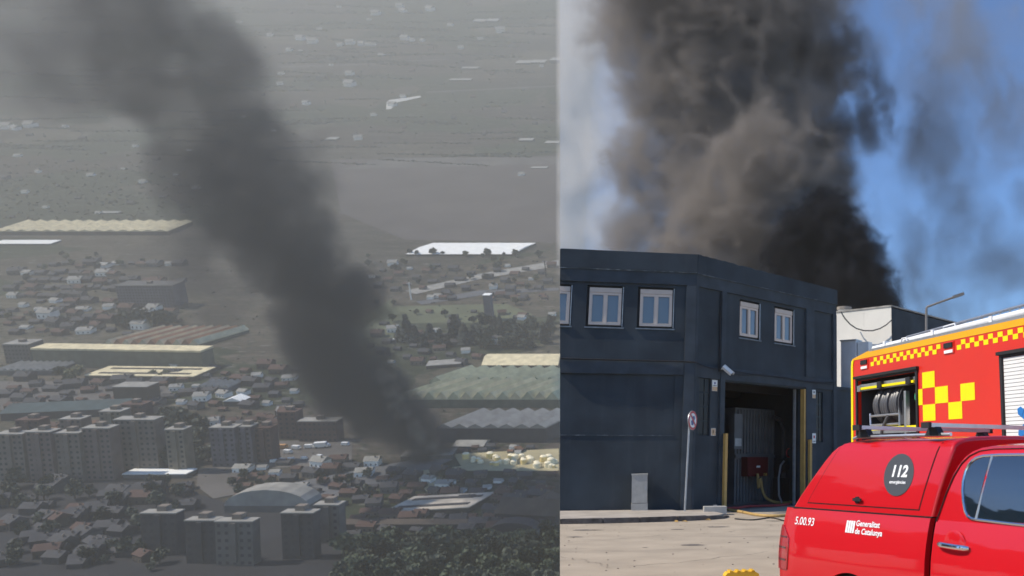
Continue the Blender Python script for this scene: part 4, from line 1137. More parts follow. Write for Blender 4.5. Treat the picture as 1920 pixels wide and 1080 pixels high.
# street lamp
LD = 40.0
lb = img_pt(1737, 855, LD); lb.z = 0
lt = img_pt(1737, 578, LD); le = img_pt(1789, 557, LD); lh = img_pt(1807, 551, LD)
r = empty('street_lamp', Matrix.Translation(lb)); tag(r, 'slim dark street lamp with angled arm behind the fire engine', 'street lamp')
M_LAMP = mat('lamp_metal', (.20, .18, .165), rough=.5, metal=.3)
link('pole', tb([(0, 0, 0), (0, 0, 1.2), tuple(lt - lb)], [.11, .09, .06], 10), M_LAMP, r, smooth=True)
link('arm', tb([tuple(lt - lb), tuple(lt - lb + (le - lt) * .04 + UP * .05), tuple(le - lb)], .05, 8), M_LAMP, r, smooth=True)
ax = (lh - le).normalized()
link('lamp_head', bbox(-.05, (lh - le).length, -.13, .13, -.05, .07), M_LAMP, r, frame(le - lb, ax, ax.cross(Vector((0, 1, 0))) * -1 if False else (UP - ax * UP.dot(ax)).normalized()), bevel=.03)
link('foot', tb([(0, 0, 0), (0, 0, .35)], .16, 10), M_LAMP, r)
# ================================================================== VEHICLES
M_RED = mat('fire_red', (.54, .006, .012), rough=.38, coat=1.0, var=.04, scale=.8, spec=.15)
M_RED2 = mat('engine_red', (.66, .022, .008), rough=.4, coat=.4, var=.05, scale=1.2)
M_YEL = mat('reflective_yellow', (.86, .72, .0), rough=.45, var=.04, scale=6)
M_AMB = mat('amber_band', (.86, .40, .0), rough=.4, coat=.4, var=.05, scale=2)
M_CHROME = mat('chrome', (.75, .75, .76), rough=.12, metal=1.0)
M_ALU = mat('brushed_aluminium', (.55, .55, .56), rough=.32, metal=.85, var=.1, scale=10)
M_CARGLASS = mat('tinted_glass', (.012, .02, .03), rough=.03, spec=1.0, ior=1.9)
M_LAMPR = mat('tail_lamp_red', (.35, .005, .012), rough=.12, coat=1.0)
M_LAMPD = mat('tail_lamp_dark', (.10, .003, .006), rough=.15, coat=1.0)
M_GAP = mat('panel_gap', (.012, .004, .005), rough=.9)
M_TYRE = mat('tyre', (.02, .02, .021), rough=.85, bump=.4, bscale=30)
M_STICK = mat('charcoal_sticker', (.045, .05, .06), rough=.5)
M_PRINT = mat('white_print', (.8, .8, .8), rough=.5)
M_PLAST = mat('grey_plastic', (.05, .05, .055), rough=.5)

def interp(tab, v):
    if v <= tab[0][0]: return tab[0][1]
    for (a, b), (c, d) in zip(tab[:-1], tab[1:]):
        if v <= c: return b + (d - b) * (v - a) / (c - a)
    return tab[-1][1]
def grid_mesh(rows, closed=False):
    bm = nb(); V = [[bm.verts.new(p) for p in r] for r in rows]
    for i in range(len(V) - 1):
        for j in range(len(V[0]) - 1):
            q = [V[i][j], V[i][j + 1], V[i + 1][j + 1], V[i + 1][j]]
            bm.faces.new(q)
    return bm, V
def thick_panel(rows, off):
    """rows of points; back side shifted by vector off; closed solid"""
    bm, V = grid_mesh(rows)
    Wv = [[bm.verts.new(v.co + off) for v in r] for r in V]
    n, m = len(V), len(V[0])
    for i in range(n - 1):
        for j in range(m - 1): bm.faces.new([Wv[i][j], Wv[i + 1][j], Wv[i + 1][j + 1], Wv[i][j + 1]])
    def strip(a, b):
        for k in range(len(a) - 1): bm.faces.new([a[k], a[k + 1], b[k + 1], b[k]])
    strip(V[0], Wv[0]); strip(V[-1][::-1], Wv[-1][::-1])
    strip([r[0] for r in V][::-1], [r[0] for r in Wv][::-1]); strip([r[-1] for r in V], [r[-1] for r in Wv])
    return bm
def text_mesh(body, size, extrude, name, m, parent, mtx, shear=0.0, bold=0.0, align='CENTER'):
    cu = bpy.data.curves.new(name, 'FONT'); cu.body = body; cu.size = size; cu.extrude = extrude; cu.shear = shear; cu.offset = bold
    cu.align_x = align; cu.align_y = 'CENTER'
    t = bpy.data.objects.new(name, cu); COL.objects.link(t)
    dg = bpy.context.evaluated_depsgraph_get()
    me = bpy.data.meshes.new_from_object(t.evaluated_get(dg))
    bpy.data.objects.remove(t)
    me.materials.clear(); me.materials.append(m)
    o = bpy.data.objects.new(name, me); COL.objects.link(o); o.parent = parent; o.matrix_local = mtx
    return o

# ------------------------------------------------------------------ pickup with hard top
PFW = -vpdir(190)
r0 = ray(1478, 950); PO = CAM + r0 * (7.5 / r0.y); PO.z = 0
PM = frame(PO, PFW, UP)                                 # local y = away from the camera
pk = empty('pickup_truck', PM); tag(pk, 'glossy red double cab pickup with hard top marked 112', 'pickup')
PW = 1.85
YL = [(.3, .05), (.45, .03), (.6, .012), (.75, .0), (.9, .0), (1.0, .008), (1.1, .026), (1.2, .05), (1.275, .075)]
def side_y(z, s=1.0):
    y = interp(YL, z)
    if s < .12: y += .55 * max(0, (.10 - s)) ** 2
    return y
def both(name, rows, off, m, parent=None, smooth=True, bevel=0):
    """near side panel and its mirror on the far side"""
    a = link(name, thick_panel(rows, off), m, parent or pk, smooth=smooth)
    rows2 = [[Vector((p[0], PW - p[1], p[2])) for p in r] for r in rows]
    b = link(name, thick_panel(rows2, Vector((off.x, -off.y, off.z))), m, parent or pk, smooth=smooth)
    return a, b
def arch(s, c, rad=.44, zc=.40):
    d = rad * rad - (s - c) ** 2
    return zc + math.sqrt(d) if d > 0 else 0
def low_side(s0, s1, ztop, arches, zb=.46, n=40, nz=18, y_add=0.0):
    rows = []
    for j in range(nz + 1):
        row = []
        for i in range(n + 1):
            s = s0 + (s1 - s0) * i / n
            b = max([zb] + [arch(s, c) for c in arches])
            zt_ = ztop(s) if callable(ztop) else ztop
            z = b + (zt_ - b) * j / nz
            row.append(Vector((s, side_y(z, s) + y_add, z)))
        rows.append(row)
    return rows
OFF = Vector((0, .05, 0))
both('bed_side', low_side(-.165, 1.555, 1.276, [.77], n=70), OFF, M_RED)
rd = both('rear_door', low_side(1.615, 2.68, 1.268, []), OFF, M_RED)
fd = both('front_door', low_side(2.69, 3.74, 1.262, []), OFF, M_RED)
both('front_fender', low_side(3.75, 5.05, lambda s: 1.22 - .12 * max(0, s - 3.9), [4.45], n=50), OFF, M_RED)
# inner shell behind the panel gaps
link('inner_shell', bbox(-.06, 4.9, .13, PW - .13, .42, 1.235), M_GAP, pk)
# dark wheel house: an annular liner flush with the arch edge
for c in (.77, 4.45):
    for yy in (.055, PW - .255):
        bm = nb(); n = 20
        pts = [(c + .425 * math.cos(math.pi * k / n), .40 + .425 * math.sin(math.pi * k / n)) for k in range(n + 1)]
        pts2 = [(c + .39 * math.cos(math.pi * k / n), .40 + .39 * math.sin(math.pi * k / n)) for k in range(n + 1)]
        link('wheel_arch_liner', prism(pts + pts2[::-1], yy, yy + .2), M_GAP, pk)
        link('arch_filler', prism(pts, yy + .2, yy + .21), M_GAP, pk)
# bonnet, nose, tailgate, bumpers
rows = []
for i in range(9):
    s = 3.95 + 1.15 * i / 8; row = []
    for j in range(13):
        y = .10 + (PW - .2) * j / 12; e = abs(j - 6) / 6
        row.append(Vector((s, y, 1.24 - .12 * max(0, s - 3.95) - .05 * e ** 3)))
    rows.append(row)
link('bonnet', thick_panel(rows, Vector((0, 0, -.05))), M_RED, pk, smooth=True)
link('nose', bbox(5.0, 5.12, .08, PW - .08, .5, 1.05), M_RED, pk, bevel=.04)
link('grille', bbox(5.12, 5.15, .45, PW - .45, .62, .98), M_PLAST, pk, bevel=.02)
for yy in (.1, PW - .42): link('headlight', bbox(4.98, 5.135, yy, yy + .32, .84, 1.0), M_CHROME, pk, bevel=.03)
link('front_bumper', bbox(5.0, 5.25, .04, PW - .04, .36, .6), M_RED, pk, bevel=.05)
tg = link('tailgate', bbox(-.17, -.1, .12, PW - .12, .62, 1.26), M_RED, pk, bevel=.02)
link('handle', bbox(-.19, -.165, PW/2 - .14, PW/2 + .14, 1.05, 1.12), M_CHROME, tg, bevel=.01)
link('rear_bumper', bbox(-.34, -.1, .06, PW - .06, .46, .62), M_CHROME, pk, bevel=.04)
# tail lamps wrap the rear corner
rows = []
for j in range(15):
    z = .79 + .345 * j / 14; row = []
    t = j / 14
    fwd = -.02 + .015 * math.sin(t * math.pi) - .11 * max(0, t - .72) / .28
    for i in range(9):
        s = -.172 + (fwd + .172) * i / 8; row.append(Vector((s, side_y(z, s) - .010, z)))
    rows.append(row)
ln_, lf_ = both('tail_lamp', rows, Vector((.02, .06, 0)), M_LAMPR)
for (za, zb_) in ((.86, .875), (.955, .97), (1.04, 1.052)):
    rows = [[Vector((-.165 + .13 * i / 6, side_y(z, -.165 + .13 * i / 6) - .014, z)) for i in range(7)] for z in (za, zb_)]
    link('lamp_divider', thick_panel(rows, Vector((0, .003, 0))), M_LAMPD, ln_, smooth=True)
# wheels
def wheel(x, y, side):
    r = empty('wheel', Matrix.Translation((x, y, .385)), pk)
    n = 32; prof = [(-.12, .24), (-.13, .34), (-.10, .38), (.10, .38), (.13, .34), (.12, .24)]
    bm = nb(); rings = []
    for k in range(n):
        a = 2 * math.pi * k / n; rings.append([bm.verts.new((rr * math.cos(a), yy, rr * math.sin(a))) for yy, rr in prof])
    for k in range(n):
        A, Bv = rings[k], rings[(k + 1) % n]
        for j in range(len(prof)): bm.faces.new([A[j], A[(j + 1) % len(prof)], Bv[(j + 1) % len(prof)], Bv[j]])
    link('tyre', bm, M_TYRE, r, smooth=True)
    rim = link('rim', tb([(0, side * .07, 0), (0, side * .10, 0)], [.24, .23], 24), M_ALU, r, smooth=True)
    for k in range(6):
        a = k * math.pi / 3; link('spoke', bbox(.05, .22, -.012, .012, -.035, .035), M_ALU, rim, Matrix.Translation((0, side * .11, 0)) @ Matrix.Rotation(a, 4, 'Y'))
for x in (.77, 4.45): wheel(x, .15, -1); wheel(x, PW - .15, 1)
# upper bodies: canopy and cab, lofted over the width
UPROF = [(1.285, .078), (1.36, .090), (1.46, .108), (1.56, .130), (1.66, .155), (1.73, .176), (1.775, .196), (1.80, .225), (1.815, .265), (1.828, .34), (1.838, .45), (1.845, .62), (1.849, .80), (1.85, PW / 2)]
def loft_body(prof, sR, sF, n=26, zoff=0.0):
    full = prof + [(z, PW - y) for z, y in prof[-2::-1]]
    rows = []
    for (z, y) in full:
        a, b = sR(z), sF(z); rows.append([Vector((a + (b - a) * i / n, y, z + zoff)) for i in range(n + 1)])
    return rows
def canR(z): return interp([(1.28, -.045), (1.33, -.01), (1.5, .135), (1.65, .265), (1.75, .36), (1.79, .42), (1.815, .50), (1.83, .58), (1.85, .70)], z)
def canF(z): return interp([(1.28, 1.575), (1.5, 1.628), (1.65, 1.672), (1.75, 1.695), (1.79, 1.70), (1.82, 1.68), (1.85, 1.66)], z)
rows = loft_body(UPROF, canR, canF)
bm, V = grid_mesh(rows)
bm.faces.new([r[0] for r in V][::-1]); bm.faces.new([r[-1] for r in V])
cnp = link('canopy', bm, M_RED, pk, smooth=True)
mod = cnp.modifiers.new('round', 'BEVEL'); mod.width = .03; mod.segments = 3; mod.limit_method = 'ANGLE'; mod.angle_limit = math.radians(40)
link('canopy_seal', bbox(-.04, 1.57, .072, PW - .072, 1.277, 1.287), M_GAP, pk)
def up_y(z): return interp([(a, b) for a, b in UPROF], z)
def skin(outl, z0, z1, lift, nz=14, ns=14):
    """patch on the tumblehome: outl(z) -> (s left, s right)"""
    rows = []
    for j in range(nz + 1):
        z = z0 + (z1 - z0) * j / nz; a, b = outl(z)
        rows.append([Vector((a + (b - a) * i / ns, up_y(z) - lift, z)) for i in range(ns + 1)])
    return rows
TO = Vector((0, .012, 0))
gapL = lambda z: interp([(1.322, .150), (1.335, .155), (1.80, .462), (1.81, .47)], z); gapR = lambda z: interp([(1.32, 1.440), (1.80, 1.563)], z)
both('door_gap', skin(lambda z: (gapL(z), gapR(z)), 1.321, 1.797, .0018), TO, M_GAP, cnp)
dn, df = both('canopy_door', skin(lambda z: (gapL(z) + .009, gapR(z) - .009), 1.330, 1.797, .005), TO, M_RED, cnp)
# lock, hinges studs
link('lock', tb([(.775, up_y(1.37) - .004, 1.37), (.775, up_y(1.37) - .022, 1.37)], [.026, .024], 16), M_BLACK, dn, smooth=True)
link('lock_lever', bbox(.745, .835, up_y(1.37) - .034, up_y(1.37) - .02, 1.362, 1.384), M_BLACK, dn, bevel=.006)
# 112 sticker
zc, sc_ = 1.565, 1.19
slope = math.atan((up_y(1.66) - up_y(1.46)) / .2)
SMX = Matrix.Translation((sc_, up_y(zc) - .0065, zc)) @ Matrix.Rotation(-slope, 4, 'X')
link('sticker', tb([(0, .004, 0), (0, -.0005, 0)], .156, 40), M_STICK, dn, SMX)
TX = lambda x, z, y=-.0012: SMX @ Matrix.Translation((x, y, z)) @ Matrix.Rotation(math.pi / 2, 4, 'X')
text_mesh('112', .118, .0004, 'sticker_number', M_PRINT, dn, TX(0, .022), shear=.15, bold=.004)
text_mesh('emergències', .034, .0004, 'sticker_word', M_PRINT, dn, TX(0, -.055), bold=.0006)
# lettering on the bed side
def BX(x, z): return Matrix.Translation((x, side_y(z, x) - .0035, z)) @ Matrix.Rotation(math.pi / 2 - math.atan2(side_y(z + .04) - side_y(z - .04), .08), 4, 'X')
text_mesh('5.00.93', .088, .0004, 'fleet_number', M_PRINT, pk, BX(.168, 1.178), bold=.0005)
text_mesh('Generalitat\nde Catalunya', .058, .0004, 'owner_lettering', M_PRINT, pk, BX(.80, 1.172) , bold=.0012, align='LEFT')
for i in range(4):
    m_ = BX(.70 + i * .026, 1.172) @ Matrix.Translation((0, 0, 0))
    link('emblem_bar', bbox(-.010, .010, -.045, .045, -.0004, .0008), M_PRINT, pk, m_ @ Matrix.Shear('XZ', 4, (0, 0)) if False else m_)
# cab
def cabR(z): return interp([(1.26, 1.615), (1.4, 1.655), (1.55, 1.71), (1.66, 1.765), (1.72, 1.825), (1.755, 1.90), (1.775, 2.0), (1.79, 2.1)], z)
def cabF(z): return interp([(1.24, 4.05), (1.45, 3.70), (1.65, 3.32), (1.75, 3.10), (1.79, 2.95)], z)
CPROF = [(1.262, .074), (1.36, .092), (1.46, .112), (1.56, .136), (1.63, .158), (1.69, .182), (1.73, .205), (1.755, .24), (1.77, .30), (1.78, .38), (1.788, .50), (1.794, .66), (1.796, PW / 2)]
rows = loft_body(CPROF, cabR, cabF, 40)
bm, V = grid_mesh(rows)
bm.faces.new([r[0] for r in V][::-1]); bm.faces.new([r[-1] for r in V])
cb = link('cab', bm, M_RED, pk, smooth=True)
def cab_y(z): return interp(CPROF, z)
def cskin(l, rr, z0, z1, lift, nz=16, ns=12):
    rows = []
    for j in range(nz + 1):
        z = z0 + (z1 - z0) * j / nz; a, b = l(z), rr(z)
        rows.append([Vector((a + (b - a) * i / ns, cab_y(z) - lift, z)) for i in range(ns + 1)])
    return rows
qL = lambda z: interp([(1.296, 1.935), (1.31, 1.905), (1.34, 1.878), (1.40, 1.853), (1.47, 1.836), (1.53, 1.830), (1.59, 1.838), (1.63, 1.854), (1.66, 1.878), (1.68, 1.908), (1.693, 1.96)], z)
qR = lambda z: interp([(1.296, 1.966), (1.70, 2.030)], z)
gL = lambda z: qR(z) + .016
gR = lambda z: interp([(1.27, 2.62), (1.70, 2.56)], z)
zt_q = 1.693
both('quarter_glass', cskin(qL, qR, 1.296, 1.693, .003), TO, M_CARGLASS, rd[0])
both('door_glass', cskin(gL, gR, 1.288, 1.702, .003), TO, M_CARGLASS, rd[0])
both('door_glass', cskin(lambda z: interp([(1.27, 2.74), (1.7, 2.68)], z), lambda z: min(3.65, cabF(z) - .28), 1.288, 1.695, .003), TO, M_CARGLASS, fd[0])
# door frame gap curve and chrome surround
def trim(pts, rad, m, name, parent=None, n=6):
    def at(s, z): return Vector((s, (cab_y(z) if z > 1.262 else side_y(z, s)) - .006, z))
    return link(name, tb([at(s, z) for s, z in pts], rad, n), m, parent or pk, smooth=True)
lo_tr = [(2.62, 1.272), (2.45, 1.274), (2.2, 1.281), (1.99, 1.289), (1.935, 1.292), (1.90, 1.305), (1.872, 1.338), (1.847, 1.40), (1.830, 1.47), (1.824, 1.53), (1.832, 1.595), (1.849, 1.638), (1.874, 1.668), (1.906, 1.688), (1.96, 1.701), (2.1, 1.708), (2.56, 1.712)]
trim(lo_tr, .0095, M_CHROME, 'window_trim')
trim([(1.974, 1.292), (2.038, 1.702)], .009, M_ALU, 'window_divider')
trim([(1.62, 1.26), (1.648, 1.34), (1.685, 1.45), (1.73, 1.56), (1.782, 1.65), (1.835, 1.70), (1.91, 1.733), (2.02, 1.746), (2.56, 1.752)], .0045, M_GAP, 'door_seam')
# door handle in its bowl
bw = link('handle_bowl', tb([(1.815, side_y(1.115) + .004, 1.115), (1.815, side_y(1.115) - .003, 1.115)], [.10, .085], 24), M_RED, rd[0], smooth=True)
hp = [(1.68 + .275 * t, side_y(1.115) - .012 - .030 * math.sin(t * math.pi) ** .5, 1.118 - .010 * t) for t in [k / 10 for k in range(11)]]
link('handle', tb(hp, [.012] + [.019] * 9 + [.012], 10), M_CHROME, rd[0], smooth=True)
hp2 = [(2.82 + .25 * t, side_y(1.11) - .012 - .030 * math.sin(t * math.pi) ** .5, 1.11) for t in [k / 10 for k in range(11)]]
link('handle', tb(hp2, [.012] + [.019] * 9 + [.012], 10), M_CHROME, fd[0], smooth=True)
# windscreen, mirrors
bm = nb(); zs = [1.30, 1.5, 1.72]; V = []
for z in zs: V.append([bm.verts.new((cabF(z) + .004, y, z)) for y in (cab_y(z) + .1, PW / 2, PW - cab_y(z) - .1)])
for i in range(2):
    for j in range(2): bm.faces.new([V[i][j], V[i][j + 1], V[i + 1][j + 1], V[i + 1][j]])
link('windscreen', bm, M_CARGLASS, pk)
for yy, sg in ((.05, -1), (PW - .05, 1)):
    link('mirror', bbox(3.5, 3.62, min(yy, yy + sg * .26), max(yy, yy + sg * .26), 1.2, 1.42), M_RED, pk, bevel=.04)
# roof rails and cross bars
for yy in (.255, PW - .255):
    rl = link('roof_rail', tb([(.56, yy - .02, 1.835), (.6, yy - .02, 1.846), (1.0, yy - .02, 1.850), (1.62, yy - .02, 1.852)], .014, 8), M_ALU, pk, smooth=True)
for sb in (.70, 1.46):
    cbx = link('cross_bar', bbox(sb - .035, sb + .035, .16, PW - .16, 1.905, 1.935), M_ALU, pk, bevel=.012)
    for yy in (.235, PW - .235):
        link('bar_foot', prism([(-.075, 1.845), (.085, 1.845), (.06, 1.87), (.035, 1.908), (-.035, 1.908), (-.055, 1.87)], yy - .03, yy + .03), M_BLACK, cbx, Matrix.Translation((sb, 0, 0)), bevel=.008)
    for yy in (.15, PW - .15): link('end_cap', bbox(sb - .04, sb + .04, yy - .014, yy + .014, 1.898, 1.94), M_BLACK, cbx, bevel=.01)

# ------------------------------------------------------------------ fire engine
TFW = -vpdir(740)
r0 = ray(1640, 690); TO_ = CAM + r0 * (13.5 / r0.y); TO_.z = 0
TM_ = frame(TO_, TFW, UP)
fe = empty('fire_engine', TM_); tag(fe, 'red fire engine with yellow checkers, open hose reel locker and roof ladder', 'fire engine')
TW = 2.45; SR, SF = -.74, 5.4
# side wall with locker openings
LOCK = [(-.55, 1.20, 1.0, 2.86), (3.2, 4.75, 1.0, 2.86)]
link('side_panel', wall_holes([SR + .02, SF], [.75, 3.2], LOCK, 0, .06), M_RED2, fe, bevel=.004)
link('body_core', bbox(SR + .03, SF, .75, TW - .07, .75, 3.15), M_SOOT, fe)
link('far_side_panel', bbox(SR + .02, SF, TW - .06, TW, .75, 3.2), M_RED2, fe)
link('rear_panel', bbox(SR, SR + .019, .05, TW - .05, .75, 3.2), M_RED2, fe)
link('locker_wall', bbox(-.62, -.552, .06, .75, .95, 2.9), M_PLAST, fe); link('locker_wall', bbox(1.202, 1.27, .06, .75, .95, 2.9), M_PLAST, fe)
link('locker_floor', bbox(-.55, 1.2, .06, .75, 1.0, 1.04), M_ALU, fe); link('locker_roof', bbox(-.55, 1.2, .06, .75, 2.865, 2.9), M_PLAST, fe)
# amber top band with rear chamfer
link('top_band', prism([(SR + .0, 3.20), (SF, 3.20), (SF, 3.285), (-.14, 3.285), (-.20, 3.30), (SR + .02, 3.225)], -.006, .10), M_AMB, fe, bevel=.006)
link('roof_edge', bbox(-.16, SF, .005, .16, 3.288, 3.325), M_ALU, fe, bevel=.006)
link('roof_deck', bbox(SR + .3, SF, .17, TW - .1, 3.2, 3.26), M_ALU, fe)
link('corner_pillar', prism([(SR - .03, 1.0), (SR + .035, 1.0), (SR + .035, 3.12), (SR + .06, 3.2), (SR - .01, 3.2), (SR - .03, 3.1)], -.012, .12), M_YEL, fe, bevel=.01)
for z in (2.95, 3.05): link('rear_lamp', bbox(SR - .06, SR - .03, .02, .08, z - .1, z - .02), M_BLACK, fe, bevel=.01)
# two rows of small checks; dark lamp plates interrupt them
cz0, cz1 = 3.055, 3.18; ch = (cz1 - cz0) / 2; cw = .098
ck = link('checker_square', bbox(0, cw, -.0035, -.0005, 0, ch), M_YEL, fe, Matrix.Translation((-.12, 0, cz0)))
first = True; s = -.12; i = 0
while s < SF - .1:
    if not (1.88 < s + cw / 2 < 2.22):
        if first: first = False; ck.matrix_local = Matrix.Translation((s, 0, cz0 + (i % 2) * ch))
        else: again(ck, fe, Matrix.Translation((s, 0, cz0 + (i % 2) * ch)))
    s += cw; i += 1
for s in (-.32, 2.05):
    mk = link('marker_lamp', bbox(s - .12, s + .12, -.012, -.0005, cz0 - .03, cz1 + .005), M_RED2, fe, bevel=.006)
    link('lens', bbox(s - .10, s + .10, -.028, -.013, cz0 + .05, cz1 - .01), M_BLACK, mk, bevel=.012)
    link('reflector', bbox(s - .1, s + .1, -.02, -.013, cz0 - .02, cz0 + .02), M_PRINT, mk, bevel=.004)
# big yellow checks
qs, qz = .315, .222
for (a, b) in ((1.365, 2.613), (1.225, 2.39), (1.68, 2.39), (1.365, 2.168), (1.995, 2.168), (2.285, 2.39)):
    w = qs if a != 1.225 else .138
    link('checker_block', bbox(a + .001, a + w - .001, -.0036, -.0006, b + .001, b + qz - .001), M_YEL, fe)
# locker frames
def locker_frame(a, b, z0, z1):
    f = link('locker_frame', wall_holes([a - .055, b + .055], [z0, z1 + .055], [(a, b, z0 - 1, z1)], -.022, .03), M_BLACK, fe, bevel=.006)
    link('drip_rail', bbox(a - .08, b + .08, -.05, -.0005, z1 + .03, z1 + .07), M_BLACK, fe, bevel=.008)
locker_frame(*LOCK[0]); locker_frame(*LOCK[1])
# rolled up shutter end with yellow grip bar
sh = link('shutter_end', bbox(-.54, 1.19, .02, .09, 2.70, 2.80), M_ALU, fe, bevel=.012)
link('grip_bar', bbox(-.5, 1.15, -.015, .02, 2.715, 2.75), M_YEL, sh, bevel=.008)
for x in (.18, 1.02): link('latch', bbox(x - .06, x + .06, -.035, .02, 2.70, 2.80), M_BLACK, sh, bevel=.015)
link('latch', bbox(-.53, -.43, -.03, .02, 2.69, 2.78), M_ALU, sh, bevel=.01)
# closed white roller shutter
cl = link('roller_shutter', bbox(3.2, 4.75, .05, .06, 1.0, 2.86), M_ALU, fe)
nsl = 42
sl0 = link('slat', bbox(3.203, 4.747, .0, .048, 0, 1.86 / nsl - .006), M_WHITEP, cl, Matrix.Translation((0, .002, 1.0)), bevel=.01)
for k in range(1, nsl): again(sl0, cl, Matrix.Translation((0, .002, 1.0 + k * 1.86 / nsl)))
# blue six armed emblem on the shutter
M_STAR = mat('emblem_blue', (.02, .17, .48), rough=.5)
for k in range(3):
    a = k * math.pi / 3
    R_ = Matrix.Translation((3.70, -.004, 2.09)) @ Matrix.Rotation(a, 4, 'Y')
    for t in range(5):
        z0 = -.30 + t * .12
        link('emblem_arm', prism([(-.05, z0), (.05, z0), (.05, z0 + .112), (-.05, z0 + .112)] if 0 < t < 4 else [(-.05, z0 + .112), (.05, z0 + .112), (.05, z0 + .04), (0, z0), (-.05, z0 + .04)] if t == 0 else [(-.05, z0), (.05, z0), (.05, z0 + .07), (0, z0 + .112), (-.05, z0 + .07)], -.002, .002), M_STAR, cl, R_)
# hose reel
rl = empty('hose_reel', Matrix.Translation((.25, .34, 2.46)), fe)
link('drum', tb([(-.42, 0, 0), (.42, 0, 0)], .14, 20), M_BLACK, rl, smooth=True)
link('flange', tb([(.42, 0, 0), (.45, 0, 0)], .335, 28), M_PLAST, rl, smooth=True); link('flange', tb([(-.46, 0, 0), (-.43, 0, 0)], .27, 28), M_PLAST, rl, smooth=True)
M_HOSEB = mat('reel_hose', (.085, .085, .09), rough=.38)
for k in range(9):
    x = -.37 + k * .092; rr = .265 + .015 * math.sin(k * 2.1)
    link('hose_turn', tb([(x + .012 * math.sin(a), rr * math.cos(a), rr * math.sin(a)) for a in [2 * math.pi * q / 24 for q in range(24)]], .041, 8, closed=True), M_HOSEB, rl, smooth=True)
link('crank', tb([(.45, 0, 0), (.52, 0, 0), (.52, -.1, .14)], .016, 8), M_YEL, rl)
fr = empty('reel_frame', Matrix.Translation((0, 0, 0)), fe)
for z in (2.16, 2.30): link('rail', tb([(-.25, .06, z), (.62, .06, z)], .02, 8), M_ALU, fr, smooth=True)
link('rail', tb([(-.25, .06, 2.16), (-.3, .08, 2.34)], .018, 8), M_ALU, fr); link('rail', tb([(.62, .06, 2.13), (.62, .06, 2.42)], .018, 8), M_ALU, fr)
link('side_plate', prism([(.62, 2.15), (.75, 2.15), (.72, 2.5), (.62, 2.42)], .06, .09), M_PLAST, fr)
link('slide_rail', bbox(-.3, 1.18, .03, .09, 2.08, 2.125), M_YEL, fe, bevel=.006); link('slide_rail', bbox(-.3, 1.18, .025, .1, 2.03, 2.078), M_ALU, fe, bevel=.006)
link('upright', bbox(.80, .86, .03, .09, 1.3, 2.62), M_ALU, fe, bevel=.006)
link('foam_can', bbox(.92, 1.16, .2, .45, 2.13, 2.4), M_WHITEP, fe, bevel=.03); link('coupling', tb([(1.06, .1, 2.53), (1.06, .2, 2.53)], .08, 14), mat('coupling_green', (.05, .30, .16), rough=.4), fe, smooth=True)
link('valve_box', bbox(.9, 1.15, .25, .5, 2.42, 2.62), M_ALU, fe, bevel=.02)
link('gear_bag', bbox(-.4, .6, .12, .5, 1.06, 1.6), M_PLAST, fe, bevel=.06); link('gear_case', bbox(.9, 1.17, .12, .5, 1.06, 1.75), M_RED2, fe, bevel=.03)
link('tail_hose', tb([(.3, .05, 2.28), (.18, .02, 2.1), (.12, .02, 1.9), (.14, .02, 1.6)], .028, 8), M_HOSEB, fe, smooth=True)
# roof ladder: two white beams, lattice and rungs
def fe_tube(name, pts, rad, m, n=10, p=None): return link(name, tb(pts, rad, n), m, p or fe, smooth=True)
M_LADW = mat('ladder_white', (.78, .78, .77), rough=.4, var=.05, scale=6)
ld = empty('ladder', Matrix.Translation((0, 0, 0)), fe)
fe_tube('beam', [(-.2, .10, 3.345), (5.6, .10, 3.40)], .038, M_LADW, 12, ld)
fe_tube('beam', [(-.25, .55, 3.36), (5.6, .55, 3.43)], .035, M_LADW, 12, ld)
fe_tube('rail', [(.45, .32, 3.46), (5.6, .32, 3.57)], .02, M_ALU, 8, ld); fe_tube('rail', [(.45, .32, 3.40), (5.6, .32, 3.51)], .02, M_ALU, 8, ld)
for k in range(26):
    x = .5 + k * .2; fe_tube('lattice', [(x, .32, 3.40 + .021 * (x - .45)), (x + .1, .32, 3.46 + .021 * (x - .35))], .009, M_ALU, 6, ld)
for k in range(18):
    x = -.1 + k * .32; fe_tube('rung', [(x, .10, 3.348 + .009 * x), (x, .55, 3.365 + .012 * x)], .016, M_ALU, 8, ld)
for x in (.2, 1.55, 2.9, 4.3): link('bracket', bbox(x - .04, x + .04, .06, .6, 3.27, 3.33), M_ALU, ld, bevel=.008); link('clip', bbox(x - .03, x + .03, .05, .15, 3.31, 3.41), M_LADW, ld, bevel=.01)
fe_tube('grab_loop', [(.75, .03, 3.32), (.78, .03, 3.38), (.9, .03, 3.38), (.93, .03, 3.32)], .012, M_LADW, 8); fe_tube('grab_loop', [(1.6, .2, 3.33), (1.63, .2, 3.45), (1.9, .2, 3.46), (1.95, .2, 3.33)], .014, M_LADW, 8)
# chassis, cab (forward, out of the frame) and wheels
link('chassis', bbox(SR, 7.1, .4, TW - .4, .45, .76), M_PLAST, fe)
link('cab_body', prism([(5.5, .6), (7.35, .6), (7.4, 1.5), (7.2, 2.75), (7.0, 2.85), (5.5, 2.85)], .03, TW - .03), M_RED2, fe, bevel=.06)
link('cab_glass', prism([(6.0, 1.6), (7.1, 1.6), (6.95, 2.55), (6.0, 2.55)], .02, .029), M_CARGLASS, fe)
link('windscreen', prism([(7.40, 1.55), (7.415, 1.55), (7.235, 2.6), (7.22, 2.6)], .2, TW - .2), M_CARGLASS, fe)
link('light_bar', bbox(6.3, 6.7, .3, TW - .3, 2.86, 3.02), mat('beacon_blue', (.02, .06, .4), rough=.2), fe, bevel=.04)
link('cab_bumper', bbox(7.3, 7.5, .05, TW - .05, .45, .8), M_PRINT, fe, bevel=.04)
